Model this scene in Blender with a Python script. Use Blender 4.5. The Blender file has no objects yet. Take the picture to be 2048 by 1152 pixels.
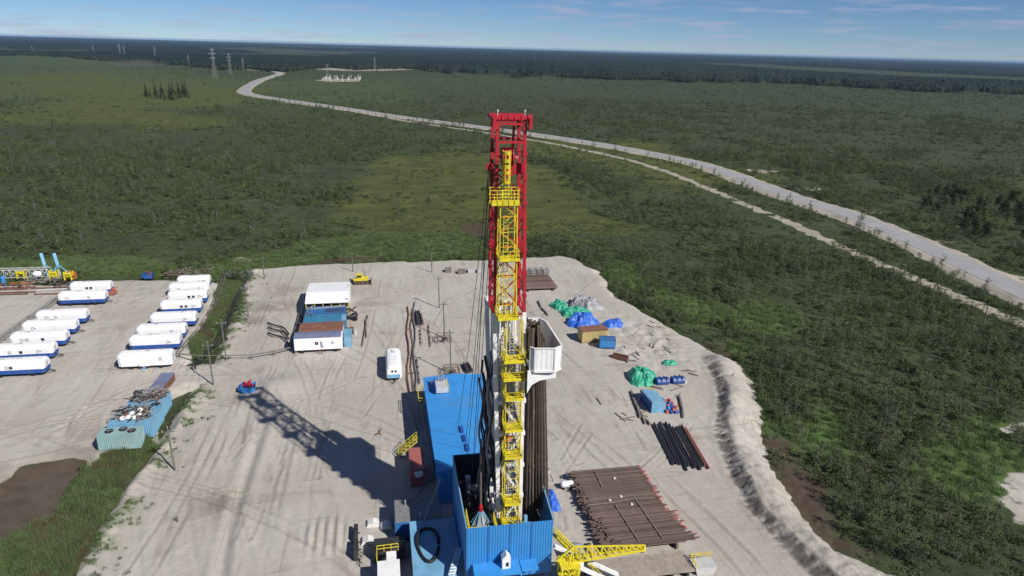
import bpy, math, random
import numpy as np
from math import sin, cos, pi, radians, atan, atan2, sqrt
from mathutils import Vector, Matrix

SC = bpy.context.scene
COL = SC.collection
rnd = random.Random(7)

# ------------------------------------------------------------------ camera
FPX, CAMH, PITCH, ROLL, YAW = 1400.0, 60.0, atan(481/1400.0), radians(1.51), radians(11)
_rt = Vector((cos(YAW), -sin(YAW), 0)); _h = Vector((sin(YAW), cos(YAW), 0))
_fw = _h*cos(PITCH) + Vector((0, 0, -sin(PITCH))); _dn = -_h*sin(PITCH) + Vector((0, 0, -cos(PITCH)))
_ir = _rt*cos(ROLL) - _dn*sin(ROLL); _idn = _rt*sin(ROLL) + _dn*cos(ROLL)
cam_d = bpy.data.cameras.new('camera'); cam = bpy.data.objects.new('camera', cam_d); COL.objects.link(cam)
M = Matrix((( _ir.x, -_idn.x, -_fw.x, 0), (_ir.y, -_idn.y, -_fw.y, 0), (_ir.z, -_idn.z, -_fw.z, CAMH), (0, 0, 0, 1)))
cam.matrix_world = M
cam_d.sensor_width = 36; cam_d.lens = FPX/2048*36; cam_d.clip_start = 1; cam_d.clip_end = 90000
SC.camera = cam

def G(px, py, z=0.0):
    """survey: where the sight line through a point of the photograph meets the level z (metres on the site grid)"""
    d = _ir*(px-1024) + _idn*(py-576) + _fw*FPX
    t = (z-CAMH)/d.z
    return (d.x*t, d.y*t)
def GP(pts, z=0.0): return [G(x, y, z) for x, y in pts]

# ------------------------------------------------------------------ light
TOSUN = Vector((.683, -.966, 1.0)).normalized()
SUN_EL = math.asin(TOSUN.z); SUN_AZ = atan2(TOSUN.x, TOSUN.y)
world = bpy.data.worlds.new('World'); SC.world = world; world.use_nodes = True
nt = world.node_tree; nt.nodes.clear()
def N(t, kind, **kw):
    n = t.nodes.new(kind)
    for k, v in kw.items(): setattr(n, k, v)
    return n
sky = N(nt, 'ShaderNodeTexSky', sky_type='NISHITA', sun_disc=False, sun_elevation=SUN_EL, sun_rotation=SUN_AZ,
        altitude=4200, air_density=1.0, dust_density=0.0, ozone_density=8.0)
bg = N(nt, 'ShaderNodeBackground'); bg.inputs[1].default_value = 0.066
wo = N(nt, 'ShaderNodeOutputWorld')
# thin streaky clouds low over the horizon
tc = N(nt, 'ShaderNodeTexCoord'); mp = N(nt, 'ShaderNodeMapping'); mp.inputs['Scale'].default_value = (11, 11, 120); mp.inputs['Location'].default_value = (3.7, 1.2, .4)
nz = N(nt, 'ShaderNodeTexNoise'); nz.inputs['Scale'].default_value = 1.0; nz.inputs['Detail'].default_value = 5; nz.inputs['Roughness'].default_value = .55
rp = N(nt, 'ShaderNodeValToRGB'); rp.color_ramp.elements[0].position = .50; rp.color_ramp.elements[0].color = (0, 0, 0, 1)
rp.color_ramp.elements[1].position = .68; rp.color_ramp.elements[1].color = (.6, .6, .6, 1)
mx = N(nt, 'ShaderNodeMix', data_type='RGBA'); mx.inputs[7].default_value = (5.6, 5.9, 8.2, 1)
nt.links.new(tc.outputs['Generated'], mp.inputs[0]); nt.links.new(mp.outputs[0], nz.inputs[0]); nt.links.new(nz.outputs[0], rp.inputs[0])
nt.links.new(rp.outputs[0], mx.inputs[0]); nt.links.new(sky.outputs[0], mx.inputs[6]); nt.links.new(mx.outputs[2], bg.inputs[0])
nt.links.new(bg.outputs[0], wo.inputs[0])
sun_d = bpy.data.lights.new('sun', 'SUN'); sun_d.energy = 5.0; sun_d.angle = radians(.5); sun_d.color = (1, .955, .89)
sun = bpy.data.objects.new('sun', sun_d); COL.objects.link(sun); sun.rotation_euler = TOSUN.to_track_quat('Z', 'Y').to_euler(); sun.location = (0, 0, 200)
SC.view_settings.view_transform = 'Standard'; SC.view_settings.look = 'None'; SC.view_settings.exposure = 0.13; SC.view_settings.gamma = 1
SC.render.engine = 'CYCLES'
SC.cycles.max_bounces = 4; SC.cycles.diffuse_bounces = 2; SC.cycles.glossy_bounces = 2; SC.cycles.volume_bounces = 0
SC.cycles.use_denoising = True

# ------------------------------------------------------------------ helpers
def link(o): COL.objects.link(o); return o
def tag(o, label=None, cat=None, group=None, kind=None):
    if label: o['label'] = label
    if cat: o['category'] = cat
    if group: o['group'] = group
    if kind: o['kind'] = kind
    return o
def thing(name, label, cat, loc=(0, 0, 0), rz=0, group=None):
    o = link(bpy.data.objects.new(name, None)); o.location = loc; o.rotation_euler = (0, 0, rz); o.empty_display_size = .5
    return tag(o, label, cat, group)
def copy_tree(o, parent=None):
    c = o.copy(); COL.objects.link(c)
    if parent: c.parent = parent
    for ch in list(o.children): copy_tree(ch, c)
    return c

class MB:
    def __init__(s): s.v = []; s.f = []; s.m = []; s.mi = 0
    def add(s, vs, fs):
        b = len(s.v); s.v += [tuple(p) for p in vs]
        for f in fs: s.f.append(tuple(i+b for i in f)); s.m.append(s.mi)
        return s
    def box(s, x0, x1, y0, y1, z0, z1):
        return s.add([(x0,y0,z0),(x1,y0,z0),(x1,y1,z0),(x0,y1,z0),(x0,y0,z1),(x1,y0,z1),(x1,y1,z1),(x0,y1,z1)],
                     [(3,2,1,0),(4,5,6,7),(0,1,5,4),(1,2,6,5),(2,3,7,6),(3,0,4,7)])
    def bar(s, p, q, w, h=None):
        h = h or w; p = Vector(p); q = Vector(q); d = (q-p)
        if d.length < 1e-6: return s
        d.normalize(); up = Vector((0, 0, 1)) if abs(d.z) < .95 else Vector((0, 1, 0))
        a = d.cross(up).normalized()*w/2; b = a.cross(d).normalized()*h/2
        return s.add([p-a-b, p+a-b, p+a+b, p-a+b, q-a-b, q+a-b, q+a+b, q-a+b],
                     [(0,1,2,3),(7,6,5,4),(0,4,5,1),(1,5,6,2),(2,6,7,3),(3,7,4,0)])
    def tube(s, pts, r, n=6, cap=True):
        pts = [Vector(p) for p in pts]; rs = r if isinstance(r, (list, tuple)) else [r]*len(pts)
        vs = []
        for i, p in enumerate(pts):
            d = (pts[min(i+1, len(pts)-1)] - pts[max(i-1, 0)]).normalized()
            up = Vector((0, 0, 1)) if abs(d.z) < .95 else Vector((0, 1, 0))
            a = d.cross(up).normalized(); b = a.cross(d).normalized()
            for k in range(n):
                t = 2*pi*k/n; vs.append(p + (a*cos(t)+b*sin(t))*rs[i])
        fs = []
        for i in range(len(pts)-1):
            for k in range(n): fs.append((i*n+k, i*n+(k+1) % n, (i+1)*n+(k+1) % n, (i+1)*n+k))
        if cap: fs.append(tuple(range(n-1, -1, -1))); fs.append(tuple(range((len(pts)-1)*n, len(pts)*n)))
        return s.add(vs, fs)
    def prism(s, poly, a, b, axis='x'):
        """extrude a 2-D outline along an axis from a to b"""
        n = len(poly)
        mk = {'x': lambda u, v, t: (t, u, v), 'y': lambda u, v, t: (u, t, v), 'z': lambda u, v, t: (u, v, t)}[axis]
        return s.add([mk(u, v, a) for u, v in poly] + [mk(u, v, b) for u, v in poly],
                     [tuple(range(n-1, -1, -1)), tuple(range(n, 2*n))] + [(i, (i+1) % n, n+(i+1) % n, n+i) for i in range(n)])
    def corr(s, p, q, z0, z1, period=.5, amp=.05, th=.03):
        """a ribbed sheet wall standing on the line p-q"""
        p = Vector((p[0], p[1], 0)); q = Vector((q[0], q[1], 0)); L = (q-p).length; d = (q-p)/L; nn = Vector((d.y, -d.x, 0))
        n = max(1, int(L/period)); prof = []
        for i in range(n):
            for u, w in ((0, 0), (.35, 0), (.5, 1), (.85, 1)): prof.append(((i+u)*L/n, w*amp))
        prof.append((L, 0)); k = len(prof); vs = []
        for off in (0, -th):
            for z in (z0, z1):
                for u, w in prof: c = p+d*u+nn*(w+off); vs.append((c.x, c.y, z))
        fs = []
        for i in range(k-1):
            fs += [(i, i+1, k+i+1, k+i), (2*k+i+1, 2*k+i, 3*k+i, 3*k+i+1), (k+i, k+i+1, 3*k+i+1, 3*k+i), (i+1, i, 2*k+i, 2*k+i+1)]
        fs += [(0, k, 3*k, 2*k), (k-1, 3*k-1, 4*k-1, 2*k-1)]
        return s.add(vs, fs)
    def lathe(s, prof, c=(0, 0, 0), n=16, axis='z'):
        vs = []; c = Vector(c)
        for r, z in prof:
            for k in range(n):
                t = 2*pi*k/n
                vs.append(c + (Vector((r*cos(t), r*sin(t), z)) if axis == 'z' else Vector((z, r*cos(t), r*sin(t))) if axis == 'x' else Vector((r*cos(t), z, r*sin(t)))))
        m = len(prof)
        fs = [(i*n+k, i*n+(k+1) % n, (i+1)*n+(k+1) % n, (i+1)*n+k) for i in range(m-1) for k in range(n)]
        fs += [tuple(range(n-1, -1, -1)), tuple(range((m-1)*n, m*n))]
        return s.add(vs, fs)
    def rail(s, pts, h=1.1, w=.07, post=1.5, z=None):
        """hand rail with posts and two rails along a path of 3-D points"""
        for a, b in zip(pts[:-1], pts[1:]):
            a = Vector(a); b = Vector(b); n = max(1, round((b-a).length/post))
            for t in (1.0, .55): s.bar(a+Vector((0, 0, h*t)), b+Vector((0, 0, h*t)), w)
            for i in range(n+1): p = a.lerp(b, i/n); s.bar(p, p+Vector((0, 0, h)), w)
        return s
    def build(s, name, mat, parent=None, loc=None, rz=0, smooth=False, bevel=0):
        me = bpy.data.meshes.new(name); me.from_pydata(s.v, [], s.f)
        mats = mat if isinstance(mat, (list, tuple)) else [mat]
        for m in mats: me.materials.append(m)
        if len(mats) > 1: me.polygons.foreach_set('material_index', s.m)
        if smooth: me.polygons.foreach_set('use_smooth', [True]*len(me.polygons))
        me.update(); o = link(bpy.data.objects.new(name, me))
        if parent: o.parent = parent
        if loc: o.location = loc
        if rz: o.rotation_euler = (0, 0, rz)
        if bevel:
            b = o.modifiers.new('bevel', 'BEVEL'); b.width = bevel; b.segments = 2; b.limit_method = 'ANGLE'
        return o

def bsdf(name):
    m = bpy.data.materials.new(name); m.use_nodes = True
    return m, m.node_tree, m.node_tree.nodes['Principled BSDF']
def ramp(t, fac, *stops):
    r = N(t, 'ShaderNodeValToRGB'); e = r.color_ramp.elements
    while len(e) < len(stops): e.new(.5)
    for el, (p, c) in zip(e, stops): el.position = p; el.color = (*c, 1) if len(c) == 3 else c
    t.links.new(fac, r.inputs[0]); return r.outputs[0]
def mixc(t, fac, a, b, mode='MIX'):
    m = N(t, 'ShaderNodeMix', data_type='RGBA', blend_type=mode)
    for s, v in ((0, fac), (6, a), (7, b)):
        if isinstance(v, (int, float)): m.inputs[s].default_value = v
        elif isinstance(v, tuple): m.inputs[s].default_value = (*v[:3], 1)
        else: t.links.new(v, m.inputs[s])
    return m.outputs[2]
def math_(t, op, a, b=0.0, clamp=False):
    m = N(t, 'ShaderNodeMath', operation=op, use_clamp=clamp)
    for i, v in enumerate((a, b)):
        if isinstance(v, (int, float)): m.inputs[i].default_value = v
        else: t.links.new(v, m.inputs[i])
    return m.outputs[0]
def noise(t, scale, detail=4, rough=.6, vec=None, stretch=None):
    n = N(t, 'ShaderNodeTexNoise'); n.inputs['Scale'].default_value = scale; n.inputs['Detail'].default_value = detail; n.inputs['Roughness'].default_value = rough
    if vec is None: vec = N(t, 'ShaderNodeTexCoord').outputs['Object']
    if stretch:
        mp_ = N(t, 'ShaderNodeMapping'); mp_.inputs['Scale'].default_value = stretch[:3]
        if len(stretch) > 3: mp_.inputs['Rotation'].default_value = (0, 0, stretch[3])
        t.links.new(vec, mp_.inputs[0]); vec = mp_.outputs[0]
    t.links.new(vec, n.inputs['Vector']); return n.outputs[0]
def paint(name, c, rough=.55, dirt=(.22, .17, .13), amount=.35, var=.25, scale=1.2, metal=0.0, bump=0.0, each=0.0):
    """weathered painted or bare surface: uneven tone, dirt and wear with shapes of their own"""
    m, t, b = bsdf(name)
    n1 = noise(t, scale, 5); n2 = noise(t, scale*.45, 6, .7, stretch=(1, 1, .35))
    dk = tuple(x*(1-var) for x in c); lt = tuple(min(.9, x*(1+var*.6)) for x in c)
    col = ramp(t, n1, (.3, dk), (.7, lt))
    msk = ramp(t, n2, (.52, (0, 0, 0)), (.72, (amount,)*3))
    col = mixc(t, msk, col, dirt)
    if each:      # every copy has its own tone
        hs = N(t, 'ShaderNodeHueSaturation'); t.links.new(col, hs.inputs['Color']); oi = N(t, 'ShaderNodeObjectInfo')
        t.links.new(math_(t, 'ADD', math_(t, 'MULTIPLY', oi.outputs['Random'], 2*each), 1-each), hs.inputs['Value']); col = hs.outputs[0]
    t.links.new(col, b.inputs['Base Color']); b.inputs['Roughness'].default_value = rough; b.inputs['Metallic'].default_value = metal
    if bump:
        bp = N(t, 'ShaderNodeBump'); bp.inputs['Strength'].default_value = bump; bp.inputs['Distance'].default_value = .1
        t.links.new(noise(t, scale*6, 4), bp.inputs['Height']); t.links.new(bp.outputs[0], b.inputs['Normal'])
    return m
MT = dict(
    white=paint('white_paint', (.80, .80, .80), .5, (.45, .42, .38), .3, .08),
    white_rig=paint('white_rig_paint', (.76, .76, .75), .55, (.38, .33, .27), .6, .12, 1.4),
    trailer=paint('white_trailer_paint', (.82, .82, .83), .45, (.5, .48, .45), .25, .06, .8),
    navy=paint('dark_blue_paint', (.018, .075, .30), .5, (.15, .13, .12), .3, .2),
    blue=paint('bright_blue_paint', (.042, .265, .64), .5, (.12, .22, .34), .5, .12, .5),
    blue_wall=paint('blue_wall_paint', (.034, .225, .54), .5, (.10, .17, .28), .45, .1, .6),
    pale_blue=paint('faded_blue_paint', (.16, .37, .56), .6, (.35, .38, .4), .5, .2, .6),
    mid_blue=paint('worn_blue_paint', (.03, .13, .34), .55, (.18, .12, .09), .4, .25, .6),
    teal_blue=paint('worn_teal_blue_paint', (.04, .2, .34), .55, (.25, .13, .08), .4, .25, .6),
    teal=paint('faded_teal_paint', (.25, .40, .40), .6, (.3, .25, .2), .4, .2, .7),
    cyan=paint('faded_cyan_paint', (.15, .34, .50), .6, (.3, .3, .28), .4, .2, .7),
    red=paint('red_paint', (.42, .010, .022), .5, (.11, .04, .035), .6, .25, 1.6),
    redbrown=paint('red_brown_paint', (.34, .10, .09), .6, (.3, .2, .17), .4, .15),
    yellow=paint('yellow_paint', (.66, .55, .02), .55, (.3, .22, .08), .5, .2, 1.6),
    dark=paint('dark_steel', (.035, .035, .04), .6, (.09, .07, .06), .4, .3),
    black=paint('black_rubber', (.012, .012, .014), .7, (.08, .07, .06), .3, .3),
    grey=paint('grey_steel', (.28, .28, .29), .5, (.2, .15, .12), .35, .2),
    lgrey=paint('light_grey_steel', (.5, .5, .5), .5, (.3, .26, .22), .35, .15),
    rust=paint('rusty_steel', (.17, .085, .055), .75, (.06, .035, .03), .6, .35, 1.5),
    pipe=paint('brown_drill_pipe', (.098, .064, .052), .65, (.045, .032, .027), .5, .3, 1.0, each=.4),
    pipe_dk=paint('dark_drill_pipe', (.115, .09, .075), .55, (.05, .04, .035), .5, .35, .5, each=.75),
    plank=paint('sandy_planks', (.33, .285, .235), .85, (.2, .16, .13), .5, .25, 1.5),
    lining=paint('dark_wall_lining', (.02, .022, .03), .8, (.05, .045, .04), .3, .3),  # near-black standing for shade inside the drill floor walls and mast
    casing=paint('dark_casing', (.03, .028, .034), .5, (.10, .06, .05), .5, .3, .6),
    wood=paint('weathered_timber', (.21, .18, .15), .85, (.09, .075, .065), .6, .3, 1.5),
    bark=paint('grey_bark', (.15, .14, .13), .9, (.07, .06, .05), .5, .3, 3),
    tarp_green=paint('green_tarpaulin', (.03, .32, .20), .45, (.02, .18, .12), .4, .25, 1.0, bump=.4),
    tarp_blue=paint('blue_tarpaulin', (.03, .13, .55), .42, (.02, .07, .3), .4, .25, 1.0, bump=.4),
    tarp_grey=paint('grey_tarpaulin', (.30, .30, .32), .5, (.15, .14, .15), .5, .3, 1.0, bump=.4),
    tan=paint('tan_paint', (.47, .38, .17), .6, (.25, .18, .1), .4, .2, .7),
    brown_roof=paint('rust_brown_roof', (.22, .10, .06), .7, (.1, .06, .06), .5, .3, .9),
    slate=paint('blue_grey_roof', (.16, .18, .29), .6, (.22, .12, .08), .55, .2, .5),
    glass=paint('dark_window_glass', (.02, .022, .028), .15, (.05, .05, .06), .2, .2),
    white_bag=paint('white_sacking', (.72, .71, .69), .8, (.4, .37, .33), .4, .15, 2, bump=.4),
    twig=paint('brown_twigs', (.062, .056, .042), .9, (.04, .036, .03), .5, .3, 3),
    pink=paint('pink_thread_cap', (.52, .10, .10), .6, (.3, .1, .1), .3, .2),
    orange=paint('orange_paint', (.55, .13, .03), .55, (.25, .1, .05), .4, .2),
    grate=paint('grey_grating', (.2, .2, .2), .7, (.1, .09, .08), .4, .3, 2),
)
def emblem_mb(s=1.0):
    """round swoosh mark with a few strokes, standing in the XZ plane"""
    mb = MB()
    pts = [(.42*s*cos(t), 0, .42*s*sin(t)) for t in np.linspace(.25*pi, 1.55*pi, 9)]
    for a, b in zip(pts[:-1], pts[1:]): mb.bar(a, b, .02, .09*s)
    for k in range(3): mb.box((.05+.26*k)*s, (.2+.26*k)*s, -.01, .01, -.1*s, .12*s)
    return mb

# ------------------------------------------------------------------ terrain
def vnoise(x, y, seed=0):
    xi = np.floor(x).astype(np.int64); yi = np.floor(y).astype(np.int64); fx = x-xi; fy = y-yi
    def h(a, b):
        n = (a*374761393 + b*668265263 + seed*1442695041) & 0x7fffffff
        n = ((n ^ (n >> 13))*1274126177) & 0x7fffffff
        return ((n ^ (n >> 16)) & 0xffff)/65535.0
    u = fx*fx*(3-2*fx); v = fy*fy*(3-2*fy)
    return (h(xi, yi)*(1-u)+h(xi+1, yi)*u)*(1-v) + (h(xi, yi+1)*(1-u)+h(xi+1, yi+1)*u)*v
def fbm(x, y, o=4, seed=0):
    a = 0; w = .5; t = 0
    for i in range(o):
        x, y = .82*x-.572*y+5.3, .572*x+.82*y+1.7; a = a + w*vnoise(x*2**i, y*2**i, seed+i*17); t += w; w *= .5
    return a/t
def seg_dist(X, Y, pts):
    best = np.full(X.shape, 1e9); side = np.zeros(X.shape); par = np.zeros(X.shape); acc = 0
    for (x0, y0), (x1, y1) in zip(pts[:-1], pts[1:]):
        dx, dy = x1-x0, y1-y0; L2 = dx*dx+dy*dy+1e-9
        t = np.clip(((X-x0)*dx+(Y-y0)*dy)/L2, 0, 1); ex = X-x0-t*dx; ey = Y-y0-t*dy; d = np.sqrt(ex*ex+ey*ey)
        m = d < best; best = np.where(m, d, best); side = np.where(m, np.sign(dx*ey-dy*ex), side); par = np.where(m, acc+t*sqrt(L2), par); acc += sqrt(L2)
    return best, side, par
def inside(X, Y, pts):
    r = np.zeros(X.shape, bool); n = len(pts)
    for i in range(n):
        x0, y0 = pts[i]; x1, y1 = pts[(i+1) % n]
        if y0 == y1: continue
        c = ((y0 > Y) != (y1 > Y)) & (X < (x1-x0)*(Y-y0)/(y1-y0)+x0); r ^= c
    return r
def sdist(X, Y, pts):
    d, _, _ = seg_dist(X, Y, pts+[pts[0]]); return np.where(inside(X, Y, pts), d, -d)
def sm(x, a, b):
    t = np.clip((x-a)/(b-a), 0, 1); return t*t*(3-2*t)

PAD = GP([(500,537),(600,527),(760,521),(960,517),(1120,509),(1150,514),(1195,537),(1210,562),(1232,592),(1268,607),(1335,647),(1400,684),(1457,712),(1491,763),(1492,840),(1498,892),(1558,969),(1611,1046),(1668,1098),(1716,1110),(1822,1152)]) + [(58, 40), (-44, 40)] + \
      GP([(150,1152),(194,1064),(245,974),(307,903),(340,850),(383,778),(410,742),(448,690),(466,640),(480,590)])
CAMP = GP([(-240,600),(0,572),(160,562),(280,556),(352,558),(438,560),(436,600),(412,650),(386,700),(372,722),(392,742),(378,772),(330,790),(300,880),(281,897),(220,910),(165,931),(142,926),(52,940),(0,972),(-120,1010)])
LINKR = GP([(330,726),(560,712),(560,770),(330,772)])
DITCH = GP([(0,985),(52,944),(142,930),(165,934),(150,965),(120,1010),(60,1050),(0,1085),(-80,1120),(-90,1010)], -1.2)
REED = GP([(0,1150),(0,1075),(60,1048),(120,1008),(150,962),(220,915),(290,890),(310,905),(245,974),(194,1064),(140,1160)], -1.2)
STRIP = GP([(470,552),(480,575),(455,625),(420,705),(395,720),(385,700),(412,650),(440,595),(445,560)], -1)
LUSH = [GP(p, -1.2) for p in (
    [(380,545),(520,505),(600,490),(760,470),(900,470),(980,480),(1000,515),(760,520),(560,530),(400,560)],
    [(1130,470),(1200,500),(1230,590),(1290,600),(1400,650),(1470,640),(1440,600),(1320,560),(1230,500)],
    [(1560,840),(1680,830),(1720,900),(1640,930),(1570,900)],
    [(1860,900),(2000,840),(2048,900),(1960,1000),(1880,960)],
    [(1420,620),(1560,610),(1620,650),(1500,690)],
    [(0,520),(200,515),(380,530),(380,556),(160,560),(0,570)])]
OLIVE = [GP(p, -1.2) for p in (
    [(650,430),(760,320),(900,295),(1000,310),(1120,345),(1180,420),(1320,455),(1240,480),(1080,470),(900,480),(760,465)],
    [(0,160),(200,150),(480,170),(500,215),(300,250),(0,240)],
    [(1240,270),(1480,330),(1520,350),(1400,350),(1240,320)],
    [(1930,900),(1990,880),(1960,920),(1920,930)])]
MEADOW = [GP(p, -1.2) for p in ([(0,112),(200,118),(420,150),(540,160),(700,150),(1000,160),(1300,175),(1400,200),(900,215),(640,190),(400,170),(0,180)],)]
PEAT = [GP(p, -1.2) for p in ([(1530,880),(1570,890),(1620,960),(1640,1010),(1590,1000),(1550,950)], [(1380,660),(1440,690),(1470,720),(1420,700)],
    [(640,517),(760,512),(760,521),(640,527)], [(920,455),(985,440),(985,470),(930,470)], [(1500,870),(1540,880),(1580,960),(1680,1080),(1730,1100),(1660,1095),(1560,965)])]
BERM = GP([(1418,690),(1452,745),(1462,800),(1468,870),(1490,940),(1536,1010),(1595,1080),(1650,1130),(1690,1160),(1760,1210)], .8)
RUTS = [GP(p) for p in (
    [(530,832),(513,887),(488,961),(468,1022),(449,1103),(440,1160)],
    [(620,800),(590,870),(570,960),(545,1060),(520,1160)], [(600,800),(570,890),(545,990),(505,1160)], [(660,840),(640,900),(622,960),(612,1090)],
    [(1100,820),(1200,880),(1330,990),(1440,1100),(1490,1160)], [(1130,790),(1240,870),(1390,1000),(1500,1110),(1540,1160)], [(1285,930),(1345,1010),(1420,1120),(1430,1160)],
    [(1110,860),(1150,930),(1165,925)], [(1160,850),(1120,920)], [(1180,870),(1130,945)], [(1150,800),(1340,960),(1540,1150)],
    [(0,880),(100,850),(200,835)], [(0,895),(110,862),(190,850)], [(0,860),(120,835),(215,800)], [(240,900),(200,880),(0,925)],
    [(480,800),(440,900),(380,1020),(300,1160)], [(455,820),(410,920),(340,1050),(280,1160)], [(430,830),(380,940),(310,1060),(240,1160)],
    [(760,560),(745,640),(730,700),(700,780)], [(800,560),(780,640),(770,700)], [(590,540),(555,620),(520,700)], [(565,545),(530,620),(500,690)],
    [(340,760),(450,765),(600,740),(700,735)], [(340,750),(470,750),(600,730)], [(250,560),(230,640),(190,740),(120,860)], [(280,570),(255,650),(215,750),(150,850)],
    [(840,545),(950,560),(1050,600),(1100,680)], [(880,545),(960,575)], [(1060,640),(1120,700),(1230,800),(1290,900)])]
_rr = random.Random(19); ALLRUTS = list(RUTS)
for _k in range(46):      # pairs of wheel tracks wandering over the sand
    _x, _y, _h = (_rr.uniform(-30, 42), _rr.uniform(62, 150), _rr.gauss(pi/2, .28)) if _k % 3 else (_rr.uniform(-75, -52), _rr.uniform(105, 175), _rr.gauss(pi/2+.15, .3))
    if _k % 7 == 0: _h += .8
    _c = _rr.gauss(0, .018); _pts = []
    for _i in range(_rr.randint(6, 13)): _pts.append((_x, _y, _h)); _x += 4.5*cos(_h); _y += 4.5*sin(_h); _h += _c*4.5
    for _o in (-.95, .95): ALLRUTS.append([(a-sin(h)*_o, b+cos(h)*_o) for a, b, h in _pts])
def axis(core, lo, hi, g=1.065):
    a = list(core[0])
    for seg in core[1:]: a += list(seg)
    st = a[-1]-a[-2]
    while a[-1] < hi: st *= g; a.append(a[-1]+st)
    b = []; st = a[1]-a[0]; x = a[0]
    while x > lo: st *= g; x -= st; b.append(x)
    return np.array(b[::-1]+a)
xs = axis([np.arange(-140, -52, .9), np.arange(-52, 64, .27), np.arange(64, 170, 1.2)], -26000, 26000)
ys = axis([np.arange(56, 132, .25), np.arange(132, 215, .6)], -9000, 30000)
X, Y = np.meshgrid(xs, ys)
def ground_fields(X, Y):
    near = (np.abs(X) < 260) & (Y > -60) & (Y < 340)
    Z = np.full(X.shape, -1.2); f = {k: np.zeros(X.shape) for k in ('sand', 'lush', 'peat', 'olive', 'meadow', 'fresh', 'weed', 'heath', 'trk', 'damp', 'rough')}
    x, y = X[near], Y[near]
    wob = 1.6*(fbm(x*.22, y*.22, 4, 3)-.5)*2
    dp = np.maximum(sdist(x, y, PAD), sdist(x, y, LINKR)) + wob*.7; dc = sdist(x, y, CAMP) + wob
    d = np.maximum(dp, dc)
    z = -1.2 + (fbm(x*.12, y*.12, 3, 5)-.5)*.5*sm(-d, 0, 6)
    z = z*(1-sm(d, -1.2, 2.2)) + sm(d, -1.2, 2.2)*0.0
    z += (fbm(x*.05, y*.05, 2, 8)-.5)*.25*sm(d, 2, 6)
    z += (fbm(x*.9, y*.9, 3, 9)-.5)*.07*sm(d, 1, 4)
    sand = sm(d, -.9, .3)
    # berm pushed up along the right edge of the pad
    bd, bs, bp = seg_dist(x, y, BERM); bd = np.abs(bd*np.where(bs < 0, -1, 1)+1.5*(fbm(x*.17, y*.17, 3, 16)-.5)); 
    top = 1.05 + .9*(vnoise(bp*.12, bp*0, 4)-.5)
    inner = bs < 0
    prof = np.where(inner, 1-sm(bd, 0.2, 2.5), 1-sm(bd, 1.6, 6.5)); rough = (fbm(x*.75, y*.75, 4, 12)-.5); lug = (fbm(x*1.7, y*1.7, 3, 13)-.5)
    streak = vnoise(bp*1.5+bd*.5, bd*.3, 14)-.5; pock = np.clip(fbm(x*.7+7, y*.7, 2, 15)-.62, 0, 1)
    zb = prof*(top + rough*.25) + np.where(inner, .42*lug+.38*streak, 0)*sm(bd, .2, .8)*sm(bd, 2.9, 2.1) + (~inner)*(lug*.13-pock*1.1+.06*streak)*sm(bd, 2.2, 3.4)*sm(bd, 9.5, 7) + (rough*.7+.12)*sm(bd, 14, 2)*(~inner)*.6
    ends = sm(bp, 0, 8)
    z += zb*ends
    sand = np.maximum(sand, sm(prof*ends+rough*.3, .12, .3))
    f['fresh'][near] = (sm(bd, 3.0, 2.2)*sm(bd, .2, .7)*inner*ends)*sm(vnoise(bp*1.5+bd*.5, bd*.3, 14)*.6+fbm(x*.9, y*.9, 3, 31)*.5, .38, .6)  # shade of the inner berm slope, put into the colour as dark streaks
    f['rough'][near] = np.where(inner, sm(bd, 4.2, 2.8), sm(bd, 10, 7))*ends
    # mound and storage-yard roughness
    mx_, my_ = G(560, 775); r2 = ((x-mx_)/4.5)**2+((y-my_)/5)**2; z += 1.1*np.exp(-r2*1.4)
    sx, sy = G(1290, 680); r2 = ((x-sx)/11)**2+((y-sy)/15)**2; yard = np.exp(-r2); f['rough'][near] = np.maximum(f['rough'][near], yard*.8)
    z += yard*(fbm(x*.55, y*.55, 4, 21)-.42)*1.1
    # low bank along the left edge of the pad
    ed, es, ep = seg_dist(x, y, GP([(505,540),(470,640),(440,710)])); z += .7*np.exp(-(ed/1.6)**2)*(1+1.2*(fbm(x*.6, y*.6, 3, 40)-.5))
    ed2, es, ep = seg_dist(x, y, GP([(395,790),(345,860),(300,930),(240,1010),(190,1090),(150,1160)])); z += .55*np.exp(-(ed2/1.3)**2)*(1+1.4*(fbm(x*.6, y*.6, 3, 41)-.5))
    f['weed'][near] = np.maximum(np.exp(-(ed/2.6)**2), np.exp(-(ed2/2.4)**2))*sm(fbm(x*.35, y*.35, 4, 44), .42, .62)
    trk = np.zeros(x.shape)
    for i, r in enumerate(ALLRUTS):
        ra = np.array(r); k = (x > ra[:, 0].min()-3) & (x < ra[:, 0].max()+3) & (y > ra[:, 1].min()-3) & (y < ra[:, 1].max()+3)
        xx, yy = x[k], y[k]; rd, _, rpar = seg_dist(xx, yy, r); w = .22 if i else .7; dep = .10 if i else .30
        m = np.clip((vnoise(rpar*.11+i*9, rpar*0, 50)-.15)*1.6, 0, 1) if i else 1
        z[k] += (-dep*np.exp(-(rd/w)**2) + dep*.6*np.exp(-((rd-2*w)/w)**2))*m*sm(d[k], .5, 2)
        trk[k] = np.maximum(trk[k], np.exp(-(rd/.27)**2)*m*(.9 if i else .2)*(.5+.5*vnoise(rpar*1.1, rpar*0+i, 51)))
    f['trk'][near] = trk
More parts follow.
